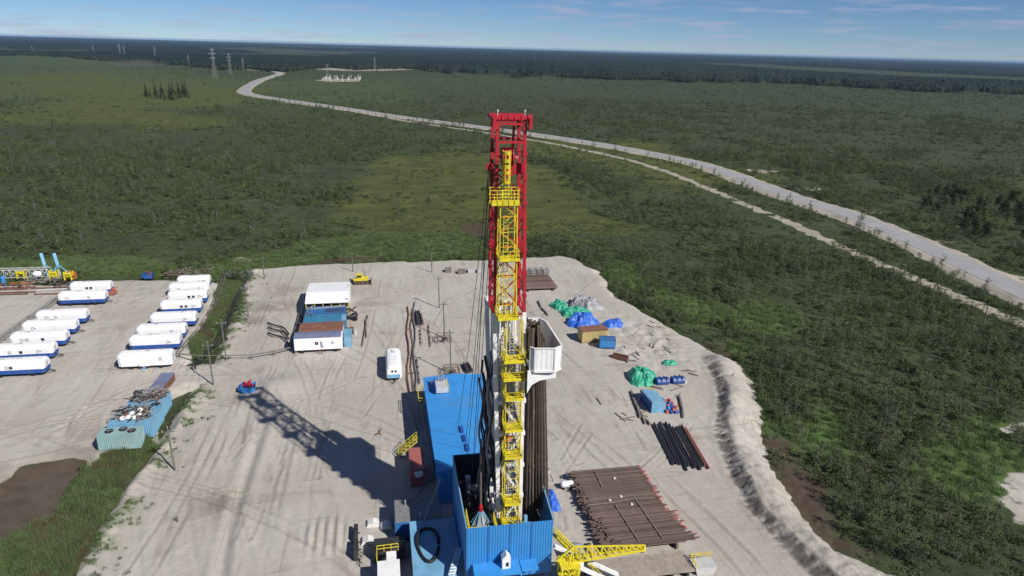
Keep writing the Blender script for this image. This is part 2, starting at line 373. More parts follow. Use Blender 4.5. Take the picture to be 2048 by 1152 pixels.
    for px, py, rx, ry, am in ((535, 615, 6, 5, 1), (505, 640, 4, 3.5, 1), (565, 580, 5, 6, .7), (432, 1012, 3.2, 3.4, .9), (905, 735, 3, 3, .6), (700, 610, 6, 3, .4), (235, 870, 7, 2.4, .8), (150, 905, 6, 2, .9), (60, 935, 8, 2, .9), (955, 600, 5, 4, .4), (1180, 790, 5, 4, .35), (480, 800, 3, 5, .5), (1300, 900, 5, 4, .35)):
        cx, cy = G(px, py); q = np.exp(-(((x-cx)/rx)**2+((y-cy)/ry)**2))*am; f['damp'][near] = np.maximum(f['damp'][near], q*sm(fbm(x*.45, y*.45, 4, 95)+q*.35, .42, .68))
    # ruts left by tracked plant on the pad, lower left
    a = radians(17); u = x*cos(a)+y*sin(a); v = -x*sin(a)+y*cos(a)
    stripe = vnoise(u*1.15, v*.06, 60)-.5+.6*(vnoise(u*2.6, v*.09, 61)-.5)
    zone = sm(x, -6, -12)*sm(x, -40, -34)*sm(y, 135, 110)
    z += stripe*.16*zone*sm(d, 1, 3)
    bx, by = G(655, 1070); zz = np.exp(-(((x-bx)/3.2)**2+((y-by)/3.6)**2)**2); z += zz*(.22*np.sin(x*5.2)+.25)
    for q in ([(1985,1000),(2010,960),(2048,928),(2130,930),(2150,1110),(2065,1062),(2010,1040)], [(2006,864),(2030,846),(2062,828),(2068,846),(2015,872)]):
        q = GP(q, -1.2); sand = np.maximum(sand, sm(sdist(x, y, q)+(fbm(x*.35, y*.35, 4, 97)-.5)*7, -1.5, 1.5)*(.38+.5*fbm(x*.5, y*.5, 3, 98)))
    # ditch
    dd = sdist(x, y, DITCH); f['damp'][near] = np.maximum(f['damp'][near], sm(dd+2*(fbm(x*.3, y*.3, 3, 99)-.5), -3.2, -.6)*.9); z = np.where(dd > -3, z-1.0*sm(dd, -2.5, 1.5), z)
    sand = sand*(1-sm(dd, -1.2, -.2))
    rd_ = np.maximum(sdist(x, y, REED), sdist(x, y, STRIP)); f['lush'][near] = sm(rd_+wob, -1, 1.5)*.85
    sand = sand*(1-sm(rd_+wob*.6, -.8, .8)*.95)
    f['peat'][near] = sm(dd, -1.5, .2)
    f['sand'][near] = sand
    for k, polys, soft in (('lush', LUSH, 6), ('olive', OLIVE, 10), ('meadow', MEADOW, 60), ('peat', PEAT, 2.0)):
        for p in polys:
            big = k in ('olive', 'meadow')
            sel = np.ones(X.shape, bool) if big else near
            xx, yy = X[sel], Y[sel]; sc = soft*(1 if p[0][1] < 500 else 5)
            val = sm(sdist(xx, yy, p)+(fbm(xx/(sc*2.2), yy/(sc*1.6), 4, 70)-.5)*sc*(3 if sc < 30 or k == 'meadow' else 7), -sc*.7, sc*.7)
            f[k][sel] = np.maximum(f[k][sel], val)
    f['peat'] *= (1-f['sand']*.8)
    f['heath'] = sm(X+25*(fbm(X/60, Y/60, 3, 90)-.5), 15, 75)*(1-.5*sm(Y, 900, 1500))  # mask for broad shade over the right-hand marsh, put into the ground colour
    Z[near] = z
    return Z, f
Z, FLD = ground_fields(X, Y)
def grid_mesh(name, X, Y, Z, mat, attrs=None, kind='structure', smooth=True):
    ny, nx = X.shape; me = bpy.data.meshes.new(name)
    me.vertices.add(nx*ny); me.vertices.foreach_set('co', np.stack([X, Y, Z], -1).astype(np.float32).ravel())
    i = np.arange((ny-1)*(nx-1)); r = i//(nx-1); c = i % (nx-1); a = r*nx+c
    q = np.stack([a, a+1, a+nx+1, a+nx], -1).astype(np.int32); nf = len(q)
    me.loops.add(nf*4); me.loops.foreach_set('vertex_index', q.ravel()); me.polygons.add(nf)
    me.polygons.foreach_set('loop_start', np.arange(nf, dtype=np.int32)*4); me.polygons.foreach_set('loop_total', np.full(nf, 4, np.int32))
    me.polygons.foreach_set('use_smooth', np.full(nf, smooth)); me.materials.append(mat); me.update(calc_edges=True); me.validate()
    for k, v in (attrs or {}).items():
        at = me.attributes.new(k, 'FLOAT', 'POINT'); at.data.foreach_set('value', v.astype(np.float32).ravel())
    o = link(bpy.data.objects.new(name, me)); o['kind'] = kind; return o
def ground_material():
    m, t, b = bsdf('marsh_and_sand')
    at = lambda k: N(t, 'ShaderNodeAttribute', attribute_name=k).outputs['Fac']
    ps = N(t, 'ShaderNodeNewGeometry').outputs['Position']
    big = noise(t, .012, 5, .6, ps); mid = noise(t, .07, 6, .65, ps, (1, 1.6, 1)); fine = noise(t, .55, 6, .7, ps)
    far = noise(t, .004, 6, .7, ps, (1, 2.2, 1))
    c = ramp(t, mid, (.3, (.046, .059, .028)), (.5, (.067, .081, .039)), (.68, (.092, .102, .051)))
    c = mixc(t, ramp(t, big, (.42, (0,)*3), (.62, (.65,)*3)), c, (.055, .062, .030))
    c = mixc(t, ramp(t, far, (.5, (0,)*3), (.64, (.5,)*3)), c, (.062, .078, .030))
    c = mixc(t, ramp(t, fine, (.35, (.55,)*3), (.6, (0,)*3)), c, (.026, .032, .019))
    c = mixc(t, math_(t, 'MULTIPLY', at('heath'), .75), c, mixc(t, mid, (.038, .051, .024), (.068, .083, .042)))  # ground darkened toward the right as painted shade
    mead = mixc(t, mid, (.055, .085, .028), (.085, .115, .040)); c = mixc(t, math_(t, 'MULTIPLY', math_(t, 'MULTIPLY', at('meadow'), math_(t, 'SUBTRACT', 1.0, at('heath'))), .8), c, mead)
    spk = noise(t, .16, 8, .78, ps, (1, 1.3, 1)); spk2 = noise(t, .03, 8, .8, ps, (1, 1.8, 1))
    c = mixc(t, ramp(t, spk, (.36, (.55,)*3), (.52, (0,)*3)), c, (.026, .034, .018)); c = mixc(t, ramp(t, spk, (.56, (0,)*3), (.68, (.45,)*3)), c, (.095, .108, .055))
    c = mixc(t, ramp(t, spk2, (.38, (.5,)*3), (.5, (0,)*3)), c, (.030, .040, .020)); c = mixc(t, ramp(t, spk2, (.58, (0,)*3), (.68, (.4,)*3)), c, (.085, .098, .048))
    oliv = mixc(t, ramp(t, mid, (.35, (0,)*3), (.65, (1,)*3)), (.052, .058, .018), (.104, .120, .032)); c = mixc(t, math_(t, 'MULTIPLY', at('olive'), .85), c, oliv)
    lush = mixc(t, ramp(t, fine, (.3, (0,)*3), (.7, (1,)*3)), (.055, .092, .028), (.100, .155, .050)); c = mixc(t, at('lush'), c, lush)
    peat = mixc(t, fine, (.044, .033, .025), (.105, .078, .058)); c = mixc(t, at('peat'), c, peat)
    # sand: broad damp and dry areas, wheel streaks, grit
    s1 = noise(t, .05, 5, .6, ps); s2 = noise(t, 1.0, 6, .7, ps); s3 = noise(t, .35, 5, .6, ps, (1.6, .12, 1, radians(14))); s4 = noise(t, .5, 5, .6, ps, (.14, 1.7, 1, radians(38)))
    sand = ramp(t, s1, (.3, (.375, .343, .302)), (.5, (.435, .405, .362)), (.7, (.485, .458, .418)))
    sand = mixc(t, ramp(t, s3, (.42, (.35,)*3), (.6, (0,)*3)), sand, (.335, .308, .275))
    sand = mixc(t, ramp(t, s4, (.60, (0,)*3), (.72, (.25,)*3)), sand, (.345, .315, .28))
    sand = mixc(t, ramp(t, s2, (.36, (.3,)*3), (.55, (0,)*3)), sand, (.30, .272, .24))
    def lines(vec_stretch, sc, w, col, amt, seed_rot):   # thin wheel lines
        n_ = noise(t, sc, 2, .4, ps, vec_stretch); d_ = math_(t, 'ABSOLUTE', math_(t, 'SUBTRACT', n_, .5))
        brk = noise(t, .13, 3, .6, ps)
        f_ = math_(t, 'MULTIPLY', ramp(t, d_, (w*.35, (amt,)*3), (w, (0,)*3)), ramp(t, brk, (.45, (0,)*3), (.6, (1,)*3)))
        return mixc(t, f_, sand, col)
    sand = lines((1.0, .07, 1, radians(14)), .16, .012, (.25, .22, .185), .6, 0)
    sand = lines((.08, 1.0, 1, radians(52)), .14, .010, (.25, .22, .185), .5, 1)
    sand = lines((1.0, .09, 1, radians(-38)), .15, .009, (.26, .23, .195), .5, 2)
    damp = noise(t, .09, 5, .65, ps); sand = mixc(t, ramp(t, damp, (.64, (0,)*3), (.72, (.45,)*3)), sand, (.22, .19, .16))
    sand = mixc(t, math_(t, 'MULTIPLY', at('trk'), .62), sand, (.20, .18, .158)); sand = mixc(t, math_(t, 'MULTIPLY', at('damp'), .75), sand, (.185, .160, .135))
    sand = mixc(t, math_(t, 'MULTIPLY', at('fresh'), .85), sand, mixc(t, s2, (.06, .05, .045), (.20, .175, .15)))  # inner berm slope painted darker to deepen its shade
    sand = mixc(t, math_(t, 'MULTIPLY', at('weed'), .75), sand, lush)
    edge = math_(t, 'ADD', at('sand'), math_(t, 'MULTIPLY', math_(t, 'SUBTRACT', s2, .5), .55))
    c = mixc(t, ramp(t, edge, (.4, (0,)*3), (.6, (1,)*3)), c, sand)
    t.links.new(c, b.inputs['Base Color']); b.inputs['Roughness'].default_value = .95; b.inputs['Specular IOR Level'].default_value = .15
    h = math_(t, 'ADD', math_(t, 'MULTIPLY', fine, .45), math_(t, 'MULTIPLY', s2, .12))
    h = math_(t, 'ADD', h, math_(t, 'MULTIPLY', s3, .10)); h = math_(t, 'ADD', h, math_(t, 'MULTIPLY', noise(t, 3.2, 4, .7, ps), .10))
    rg_ = math_(t, 'ADD', noise(t, 1.5, 5, .7, ps), math_(t, 'MULTIPLY', noise(t, .8, 4, .6, ps, (1.6, .5, 1, radians(-30))), .8)); h = math_(t, 'ADD', h, math_(t, 'MULTIPLY', math_(t, 'MULTIPLY', rg_, at('rough')), .5))
    bp = N(t, 'ShaderNodeBump'); bp.inputs['Strength'].default_value = .7; bp.inputs['Distance'].default_value = .38
    t.links.new(h, bp.inputs['Height']); t.links.new(bp.outputs[0], b.inputs['Normal'])
    return m
GM = ground_material()
ground = grid_mesh('ground', X, Y, Z, GM, FLD)
_ix = lambda x: np.clip(np.searchsorted(xs, x)-1, 0, len(xs)-2); _iy = lambda y: np.clip(np.searchsorted(ys, y)-1, 0, len(ys)-2)
def samp(A, x, y):
    x = np.asarray(x, float); y = np.asarray(y, float); i = _ix(x); j = _iy(y)
    u = (x-xs[i])/(xs[i+1]-xs[i]); v = (y-ys[j])/(ys[j+1]-ys[j])
    return (A[j, i]*(1-u)+A[j, i+1]*u)*(1-v)+(A[j+1, i]*(1-u)+A[j+1, i+1]*u)*v
def gz(x, y): return float(samp(Z, x, y))

def water_material():
    m, t, b = bsdf('brown_ditch_water')
    n = noise(t, .5, 5); t.links.new(ramp(t, n, (.3, (.078, .062, .045)), (.7, (.118, .094, .07))), b.inputs['Base Color'])
    b.inputs['Roughness'].default_value = .12; b.inputs['Specular IOR Level'].default_value = .35; bp = N(t, 'ShaderNodeBump'); bp.inputs['Strength'].default_value = .08
    t.links.new(noise(t, 4, 3), bp.inputs['Height']); t.links.new(bp.outputs[0], b.inputs['Normal']); return m
wmb = MB(); wp = GP([(-160,940),(60,900),(200,900),(235,935),(160,1040),(0,1140),(-160,1200)], -1.5)
wmb.add([(x, y, -1.5) for x, y in wp], [tuple(range(len(wp)))][::-1])
tag(wmb.build('ditch_water', water_material()), kind='structure')

# roads
def smooth_path(pts, n=14):
    out = []; P_ = [pts[0]]+pts+[pts[-1]]
    for i in range(1, len(P_)-2):
        p0, p1, p2, p3 = (np.array(P_[i+k]) for k in (-1, 0, 1, 2))
        for t in np.linspace(0, 1, n, endpoint=False):
            out.append(tuple(.5*((2*p1)+(-p0+p2)*t+(2*p0-5*p1+4*p2-p3)*t*t+(-p0+3*p1-3*p2+p3)*t**3)))
    return out+[pts[-1]]
def ribbon(name, pts, sects, mat, jit=0, seed=0):
    """sects: (offset across, z) pairs of the cross-section"""
    mb = MB(); k = len(sects); vs = []; r = random.Random(seed)
    for i, p in enumerate(pts):
        a = Vector(pts[max(i-1, 0)]); b = Vector(pts[min(i+1, len(pts)-1)]); d = (b-a).normalized(); nn = Vector((d.y, -d.x)); j = [1+jit*(r.random()-.5) for _ in (0, 1)]
        for o, z in sects: q = Vector(p)+nn*o*(j[0] if o < 0 else j[1]); vs.append((q.x, q.y, z))
    fs = [(i*k+c, i*k+c+1, (i+1)*k+c+1, (i+1)*k+c) for i in range(len(pts)-1) for c in range(k-1)]
    mb.add(vs, fs); o = mb.build(name, mat); me = o.data
    if len(me.polygons) and me.polygons[0].normal.z < 0: me.flip_normals()
    return tag(o, kind='structure')
road_pts = smooth_path(GP([(330,118),(420,128),(500,139),(560,145),(520,160),(490,178),(500,188),(560,198),(680,215),(800,233),(950,252),(1060,267),(1200,288),(1360,318),(1440,340),(1560,385),(1700,430),(1850,492),(2048,585)], -.6) + [(168, 110), (160, 60)])
m_road = paint('grey_gravel_road', (.30, .30, .31), .9, (.25, .245, .24), .5, .15, .12)
m_sh = paint('pale_sand_shoulder', (.36, .325, .27), .95, (.10, .10, .06), .6, .2, .15)
ribbon('road_shoulder', road_pts, [(-9.5, -1.3), (-6.4, -.66), (6.4, -.66), (9.5, -1.3)], m_sh, .2, 1)
ribbon('road', road_pts, [(-4.7, -.6), (0, -.52), (4.7, -.6)], m_road)
tr = smooth_path(GP([(560,203),(700,222),(820,243),(950,262),(1100,286),(1250,318),(1330,342),(1400,370),(1500,412),(1600,455),(1700,502),(1800,545),(1900,585),(2048,650)], -1.1) + [(150, 80)])
m_tr = paint('pale_sand_track', (.33, .30, .24), .95, (.07, .085, .035), .95, .2, .12)
ribbon('sand_track', tr, [(-2.7, -1.22), (-1.9, -1.1), (1.9, -1.1), (2.7, -1.22)], m_tr, .9, 2)
def patch(name, px, z=-1.1, mat=m_tr):
    mb = MB(); p = GP(px, z); mb.add([(x, y, z) for x, y in p], [tuple(range(len(p)))]); o = mb.build(name, mat)
    if o.data.polygons[0].normal.z < 0: o.data.flip_normals()
    return tag(o, kind='structure')
for q in ([(1490,338),(1520,339),(1560,343),(1530,347),(1500,344)], [(1575,377),(1610,374),(1650,378),(1620,382),(1590,381)], [(1690,424),(1720,418),(1780,420),(1770,426),(1720,428)],
          [(1840,478),(1890,480),(1950,478),(1930,484),(1870,488)], [(2005,545),(2060,556),(2060,568),(2030,560)], [(630,139),(700,132),(800,135),(826,139),(760,142),(690,142)],
          [(630,161),(660,157),(722,158),(718,163),(660,164)], [(455,520),(480,514),(520,518),(500,523),(470,523)]):
    patch('sand_patch', q)

# ------------------------------------------------------------------ the drilling rig
FY, RX0, RX1 = 62.35, 7.85, 17.45          # front wall line of the rig floor
def seg_bars(mb, pts, w):
    for a, b in zip(pts[:-1], pts[1:]): mb.bar(a, b, w)

# -- mast
mast = thing('drilling_mast', 'tall lattice drilling mast, red above and white below, with yellow ladder tower', 'drilling mast', (12.9, 68, 7))
OX = Vector((12.9, 68, 7))
def L(p): return Vector(p)-OX
def mfx(z, right):   # x of the front legs
    return np.interp(z, [7, 24, 33.6, 34, 53.6], [12.05, 11.95, 11.75, 11.05, 11.05] if not right else [14.5, 14.4, 14.3, 14.2, 13.65])
def mleg(z, right, back, YB=2.9): return L((mfx(z, right), 66.1+(YB if back else 0), z))
for right in (0, 1):
    for back in (0, 1):
        mb = MB(); mb.bar(mleg(34, right, back), mleg(53.6, right, back), .30, .30)
        for z in np.arange(36, 53, 2.4): p = mleg(z, right, back); mb.box(p.x-.23, p.x+.23, p.y-.23, p.y+.23, p.z-.12, p.z+.12)
        mb.build('upper_leg', MT['red'], mast)
        mb = MB(); yb = 5.2
        mb.bar(mleg(7, right, back, yb), mleg(34.2, right, back, yb), .42, .42)
        for z in (12, 16, 20, 24, 29): p = mleg(z, right, back, yb); mb.box(p.x-.27, p.x+.27, p.y-.27, p.y+.27, p.z-.2, p.z+.2)
        mb.build('lower_leg', MT['white_rig'], mast)
mb = MB()
zz = [34, 37.2, 40.4, 43.6, 46.4, 48.4]
for i, z in enumerate(zz+[51.5, 53.2]):
    for a, b in (((0, 1), (1, 1)), ((0, 0), (0, 1)), ((1, 0), (1, 1))) + ((((0, 0), (1, 0)),) if z in (51.5, 53.2, 34) else ()):
        mb.bar(mleg(z, *a), mleg(z, *b), .2)
for z0, z1 in zip(zz[:-1], zz[1:]):
    for s in (0, 1):
        zm = (z0+z1)/2; mb.bar(mleg(z0, s, 0), mleg(zm, s, 1), .13); mb.bar(mleg(zm, s, 1), mleg(z1, s, 0), .13)
    mb.bar(mleg(z0, 0, 1), mleg(z1, 1, 1), .13); mb.bar(mleg(z0, 1, 1), mleg(z1, 0, 1), .13)
for z0, z1 in ((44, 46.2), (46.2, 48.4)): mb.bar(L((13.3, 66.1, z0)), L((14, 66.1, z1)), .12)
mb.bar(L((13.2, 66.1, 34)), L((13.2, 66.1, 48.5)), .16); mb.bar(L((12.75, 67.5, 49)), L((12.9, 67.5, 53)), .22)
mb.build('upper_bracing', MT['red'], mast)
mb = MB(); yb = 5.2
for z in (8, 12, 16, 20, 24, 28.5, 33.6):
    for a, b in (((0, 0), (1, 0)), ((0, 1), (1, 1)), ((0, 0), (0, 1)), ((1, 0), (1, 1))):
        if a == (1, 0) and b == (1, 1) and 22 < z < 34: continue
        mb.bar(mleg(z, *a, yb), mleg(z, *b, yb), .24)
for i, (z0, z1) in enumerate(((8, 12), (12, 16), (16, 20), (20, 24))):
    s = i % 2
    mb.bar(mleg(z0, s, 0, yb), mleg(z1, 1-s, 0, yb), .27); mb.bar(mleg(z0, 0, s, yb), mleg(z1, 0, 1-s, yb), .2)
for i, (z0, z1) in enumerate(((24, 26.2), (26.2, 28.5), (28.5, 31), (31, 33.6))):
    s = i % 2; xl = mfx(z0, 0)-12.9
    mb.bar(L((mfx(z0, 0), 65.95, z0)) if s else L((mfx(z0, 0)+1.2, 65.95, z0)), L((mfx(z1, 0)+1.2, 65.95, z1)) if s else L((mfx(z1, 0), 65.95, z1)), .11)
mb.build('lower_bracing', MT['white_rig'], mast)
# cladding: left side, back, and the narrow front strip
mb = MB(); mb.corr((11.62, 71.6), (11.62, 66.0), 18.2-7, 33.4-7, .55, .05); mb2 = MB(); mb2.v = [(x-12.9, y-68, z) for x, y, z in mb.v]; mb2.f = mb.f; mb2.m = mb.m
mb2.build('side_cladding', MT['white_rig'], mast)
mb = MB(); a = L((11.55, 66.2, 12.6)); mb.box(a.x, a.x+.06, a.y, a.y+5.4, a.z, a.z+5.55); b_ = L((11.7, 71.5, 12.6)); mb.box(b_.x, b_.x+2.7, b_.y, b_.y+.06, b_.z, b_.z+9.3); mb.build('lower_windwall', MT['lining'], mast)  # windwall in near-black, so shade inside the mast is in its colour
mb = MB(); mb.corr((11.8, 71.75), (14.5, 71.75), 22-7, 33.6-7, .45, .05); mb2 = MB(); mb2.v = [(x-12.9, y-68, z) for x, y, z in mb.v]; mb2.f = mb.f; mb2.m = mb.m
mb2.build('back_cladding', MT['white_rig'], mast)
mb = MB()
for z0, z1 in ((24, 26.1), (26.2, 28.4), (28.5, 30.9), (31, 33.4)):
    a = L((mfx(z0, 0)+.05, 66.3, z0)); b = L((mfx(z1, 0)+.72, 66.36, z1)); mb.box(a.x, b.x, a.y, b.y, a.z, b.z-.03)
mb.build('front_cladding', MT['white_rig'], mast)
# standpipes and lines inside
for k, x in enumerate((12.75, 13.2, 13.65, 13.9)):
    mb = MB(); mb.tube([L((x, 70.6, 8)), L((x, 70.6, 33+k*.4))], .09); mb.build('standpipe', MT['lgrey'] if k % 2 else MT['white_rig'], mast)
# crown
mb = MB(); p = L((10.45, 65.8, 53.62)); q = L((14.35, 66.35, 53.98)); mb.box(p.x, q.x, p.y, q.y, p.z, q.z); mb.box(p.x+.2, q.x-.2, p.y+2.75, q.y+2.75, p.z-.05, q.z-.05)
for s in (p.x+.02, q.x-.42): mb.box(s, s+.4, p.y+.05, p.y+.5, p.z-.35, p.z+.45); mb.box(s+.1, s+.3, p.y+.5, p.y+3.2, p.z-.1, p.z+.2); mb.box(s+.05, s+.35, p.y-.35, p.y+.04, p.z-.85, p.z+.2)
for x in np.arange(p.x+.3, q.x-.2, .62): mb.box(x, x+.08, p.y-.1, p.y+.05, p.z-.02, p.z+.35)
crown = mb.build('crown_beam', MT['red'], mast)
for x in (11.05, 13.65):
    m2 = MB(); m2.tube([L((x, 66.1, 53.9)), L((x, 66.1, 54.35))], .05); m2.lathe([(.09, 0), (.09, .22)], L((x, 66.1, 54.3)), 8); m2.build('beacon', MT['lgrey'], crown)
mb = MB()
for k in range(5): mb.lathe([(.2, -.05), (.92, -.05), (.92, .05), (.2, .05)], L((11.75+.24*k, 67.1, 50.0)), 20, 'x')
mb.tube([L((11.4, 67.1, 50)), L((13.3, 67.1, 50))], .14); mb.build('crown_sheave', MT['red'], mast)
mb = MB(); a = L((12.5, 66.7, 48.35)); mb.box(a.x, a.x+1.3, a.y, a.y+.35, a.z, a.z+1.05); mb.box(a.x-.6, a.x+.1, a.y+.1, a.y+.9, a.z-.2, a.z+.5); mb.build('sheave_guard', MT['red'], mast, bevel=.04)
mb = MB(); mb.lathe([(.1, -.12), (.38, -.12), (.38, .12), (.1, .12)], L((10.42, 66.3, 49.15)), 18, 'y'); mb.bar(L((10.42, 66.4, 49.15)), L((11.1, 66.5, 49.4)), .14); mb.build('side_pulley', MT['red'], mast)
mb = MB(); mb.lathe([(.05, -.2), (.3, -.12), (.34, .05), (.2, .2)], L((13.05, 66.55, 49.95)), 14); mb.build('lamp_housing', MT['pink'], mast)
# yellow ladder tower
LY0, LY1 = 64.3, 65.7
def lx(z, r):
    if z > 34.1: return np.interp(z, [34, 46], [11.22, 11.18]) if not r else np.interp(z, [34, 46], [13.0, 12.82])
    return np.interp(z, [8, 30, 34], [12.35, 12.08, 12.02]) if not r else np.interp(z, [8, 30, 34], [13.95, 13.8, 13.75])
tower = MB()
def lp(z, r, b): return L((lx(z, r), LY1 if b else LY0, z))
for za, zb in ((7, 34.0), (34.2, 46)):
    for r in (0, 1):
        for b in (0, 1): tower.bar(lp(za, r, b), lp(zb, r, b), .085)
    z = za; k = 0; low = za == 7
    while z < zb-.8:
        z2 = min(z+(2.1 if low else 1.5), zb)
        for (r0, b0), (r1, b1) in (((0, 0), (1, 0)), ((0, 1), (1, 1)), ((0, 0), (0, 1)), ((1, 0), (1, 1))):
            tower.bar(lp(z, r0, b0), lp(z, r1, b1), .042)
        s = k % 2; tower.bar(lp(z, s, 0), lp(z2, 1-s, 0), .04)
        if not low: tower.bar(lp(z, s, 1), lp(z2, 1-s, 1), .04)
        tower.bar(lp(z, 0, s), lp(z2, 0, 1-s), .04); tower.bar(lp(z, 1, s), lp(z2, 1, 1-s), .04)
        z = z2; k += 1
tw = tower.build('ladder_tower', MT['yellow'], mast)
for lo, hi, x0 in ((7, 34, .55), (34, 46, .5)):
    lad = MB()
    for s in (0, .45): lad.bar(L((lx(lo+.2, 0)+x0+s, 65.2, lo)), L((lx(hi-.2, 0)+x0+s, 65.2, hi)), .06)
    for z in np.arange(lo, hi, .33): lad.bar(L((lx(z, 0)+x0, 65.2, z)), L((lx(z, 0)+x0+.45, 65.2, z)), .035)
    lad.build('ladder', MT['lgrey'] if lo == 7 else MT['yellow'], tw)
for z, w in ((9.3, .25), (12.3, .1), (18.2, .12), (21.5, .1), (25.2, .1), (27.5, .35), (29.5, .3), (34.25, .15), (40.4, .12)):
    mb = MB(); x0, x1 = lx(z-.01 if z < 34 else 34.3, 0)-w, lx(z-.01 if z < 34 else 34.3, 1)+w; a = L((x0, LY0-.55, z)); b = L((x1, LY1, z))
    mb.box(a.x, b.x, a.y, b.y, a.z, a.z+.08); mb.box(a.x, b.x, a.y-.03, a.y+.02, a.z, a.z+.32)
    mb.box(a.x-.03, a.x+.02, a.y, b.y, a.z, a.z+.32); mb.box(b.x-.02, b.x+.03, a.y, b.y, a.z, a.z+.32)
    mb.rail([(a.x, b.y, a.z), (a.x, a.y, a.z), (b.x, a.y, a.z), (b.x, b.y, a.z)], 1.0, .042, .95)
    mb.build('landing', MT['yellow'], tw)
mb = MB(); a = L((10.25, 64.0, 45.85)); b = L((12.98, 65.6, 45.85))
mb.box(a.x, b.x, a.y, b.y, a.z, a.z+.1); mb.box(a.x, b.x, a.y-.03, a.y+.03, a.z, a.z+.5)
mb.rail([(a.x, b.y, a.z), (a.x, a.y, a.z), (b.x, a.y, a.z), (b.x, b.y, a.z), (a.x, b.y, a.z)], 1.45, .06, .55)
for t in (.35, .75): mb.bar((a.x, a.y, a.z+1.45*t), (b.x, a.y, a.z+1.45*t), .05)
mb.build('crown_platform', MT['yellow'], tw)
mb = MB()
for x in (11.42, 12.07): mb.bar(L((x, 64.9, 46)), L((x, 64.9, 50.9)), .075)
for z in np.arange(46.2, 50.9, .33): mb.bar(L((11.42, 64.9, z)), L((12.07, 64.9, z)), .04)
for z in (47.9, 48.8, 49.35, 49.9, 50.6):
    ring = [L((11.745+.36*cos(t), 64.72-.42*sin(t), z)) for t in np.linspace(-.3, pi+.3, 9)]
    for h in (0, .12, .2): seg_bars(mb, [p+Vector((0, 0, h)) for p in ring], .10)
for k in (1, 3, 5, 7): t = -.3+(pi+.6)*k/8; mb.bar(L((11.745+.36*cos(t), 64.72-.42*sin(t), 47.9)), L((11.745+.36*cos(t), 64.72-.42*sin(t), 50.8)), .06)
mb.build('caged_ladder', MT['yellow'], tw)
# racking balcony on the right
bal = MB(); zt, zb_ = 31.5, 28.95
rim = [(14.35, 63.22), (14.72, 62.81), (16.72, 62.58), (17.58, 63.18), (17.53, 69.75), (17.0, 70.95), (15.2, 70.95)]
for a, b in zip(rim[:-1], rim[1:]): bal.corr(a, b, zb_, zt, .42, .018, .06)
bal.v = [tuple(L(p)) for p in bal.v]
balc = bal.build('racking_balcony', MT['white_rig'], mast)
mb = MB()
for a, b in zip(rim[:-1], rim[1:]): mb.bar(L((*a, zt)), L((*b, zt)), .16, .1); mb.bar(L((*a, zb_)), L((*b, zb_)), .2)
a = L((14.4, 63.3, zb_-.1)); mb.box(a.x, a.x+.3, a.y, a.y+2.6, a.z, a.z+.12); mb.box(a.x+.3, a.x+3.1, a.y, a.y+.8, a.z, a.z+.12); mb.box(a.x+2.5, a.x+3.1, a.y+.8, a.y+7.5, a.z, a.z+.12)
mb.box(a.x+.7, a.x+2.5, a.y+6.8, a.y+7.5, a.z, a.z+.12); mb.build('deck_frame', MT['white_rig'], balc)
mb = MB()
for k in range(6): a = L((14.6, 64.4+k*1.0, zb_+1.1)); mb.bar(a, a+Vector((2.2, 0, 0)), .1)
mb.build('fingerboard', MT['dark'], balc)
for (u_, v_) in rim: mb = MB(); mb.bar(L((u_, v_, zb_-.05)), L((u_, v_, zt+.03)), .13); mb.build('corner_post', MT['lgrey'], balc)
mb = MB(); p = L((14.1, 63.1, 26.65)); q = L((17.0, 63.1, 27.4))
mb.prism([(p.x, p.z+2.3), (p.x, p.z-.2), (p.x+.5, p.z+.7), (p.x+1.3, p.z+1.15), (p.x+3.0, p.z+1.35), (p.x+3.0, p.z+2.3)], p.y-.1, p.y+.06, 'y')
mb.prism([(p.x, p.z+2.3), (p.x, p.z+.9), (p.x+3.0, p.z+1.3), (p.x+3.0, p.z+2.3)], p.y+6.2, p.y+6.36, 'y'); mb.box(p.x+2.84, p.x+3.0, p.y, p.y+6.3, p.z+1.5, p.z+2.28)
mb.build('balcony_bracket', MT['white_rig'], balc)
# dirty hoses and lines bundled on the left of the mast
for k in range(9):
    mb = MB(); pts = []
    for z in np.linspace(9, 30-k*.8, 16): pts.append(L((11.2-.22*(k % 4)+.25*sin(z*.9+k*2), 67.3+.55*k+.3*sin(z*.6+k), z)))
    mb.tube(pts, .10+.03*(k % 3), 6); mb.build('service_hose', [MT['black'], MT['grey'], MT['dark']][k % 3], mast, smooth=True)
for k in range(14): c = L((11.35-.4*rnd.random(), 66.6+4.5*rnd.random(), 9+13*rnd.random())); mb = MB(); mb.box(c.x-.2, c.x+.2, c.y-.15, c.y+.15, c.z-.25, c.z+.25); mb.build('hose_clamp', MT['lgrey'], mast)

# -- stands of drill pipe racked in the derrick
k = 0; stand0 = None
for i in range(8):
    for j in range(6):
        x0 = 15.75+.40*i; y0 = 68.4+.5*j; x1 = 14.65+.24*i; y1 = 65.0+.60*j
        if (i*7+j*5) % 23 == 3: continue
        h = 25.0+.9*rnd.random() - (2.2 if j < 1 and i > 1 else 0) - (1.2 if i > 6 else 0)
        d = Vector((x1-x0, y1-y0, h))
        if stand0 is None:
            mb = MB(); mb.tube([(0, 0, 0), (0, 0, 26)], .095, 6)
            for z in (8.6, 17.3, 25.7): mb.tube([(0, 0, z-.25), (0, 0, z+.25)], .13, 6)
            o = stand0 = mb.build('pipe_stand', MT['pipe_dk'])
            tag(o, 'brown drill pipe stand racked upright between rig floor and white mast balcony', 'drill pipe', 'drill pipe stands racked in the mast')
        else: o = copy_tree(stand0)
        o.location = (x0, y0, 7.3); o.rotation_euler = d.to_track_quat('Z', 'Y').to_euler(); o.scale = (1, 1, h/26)

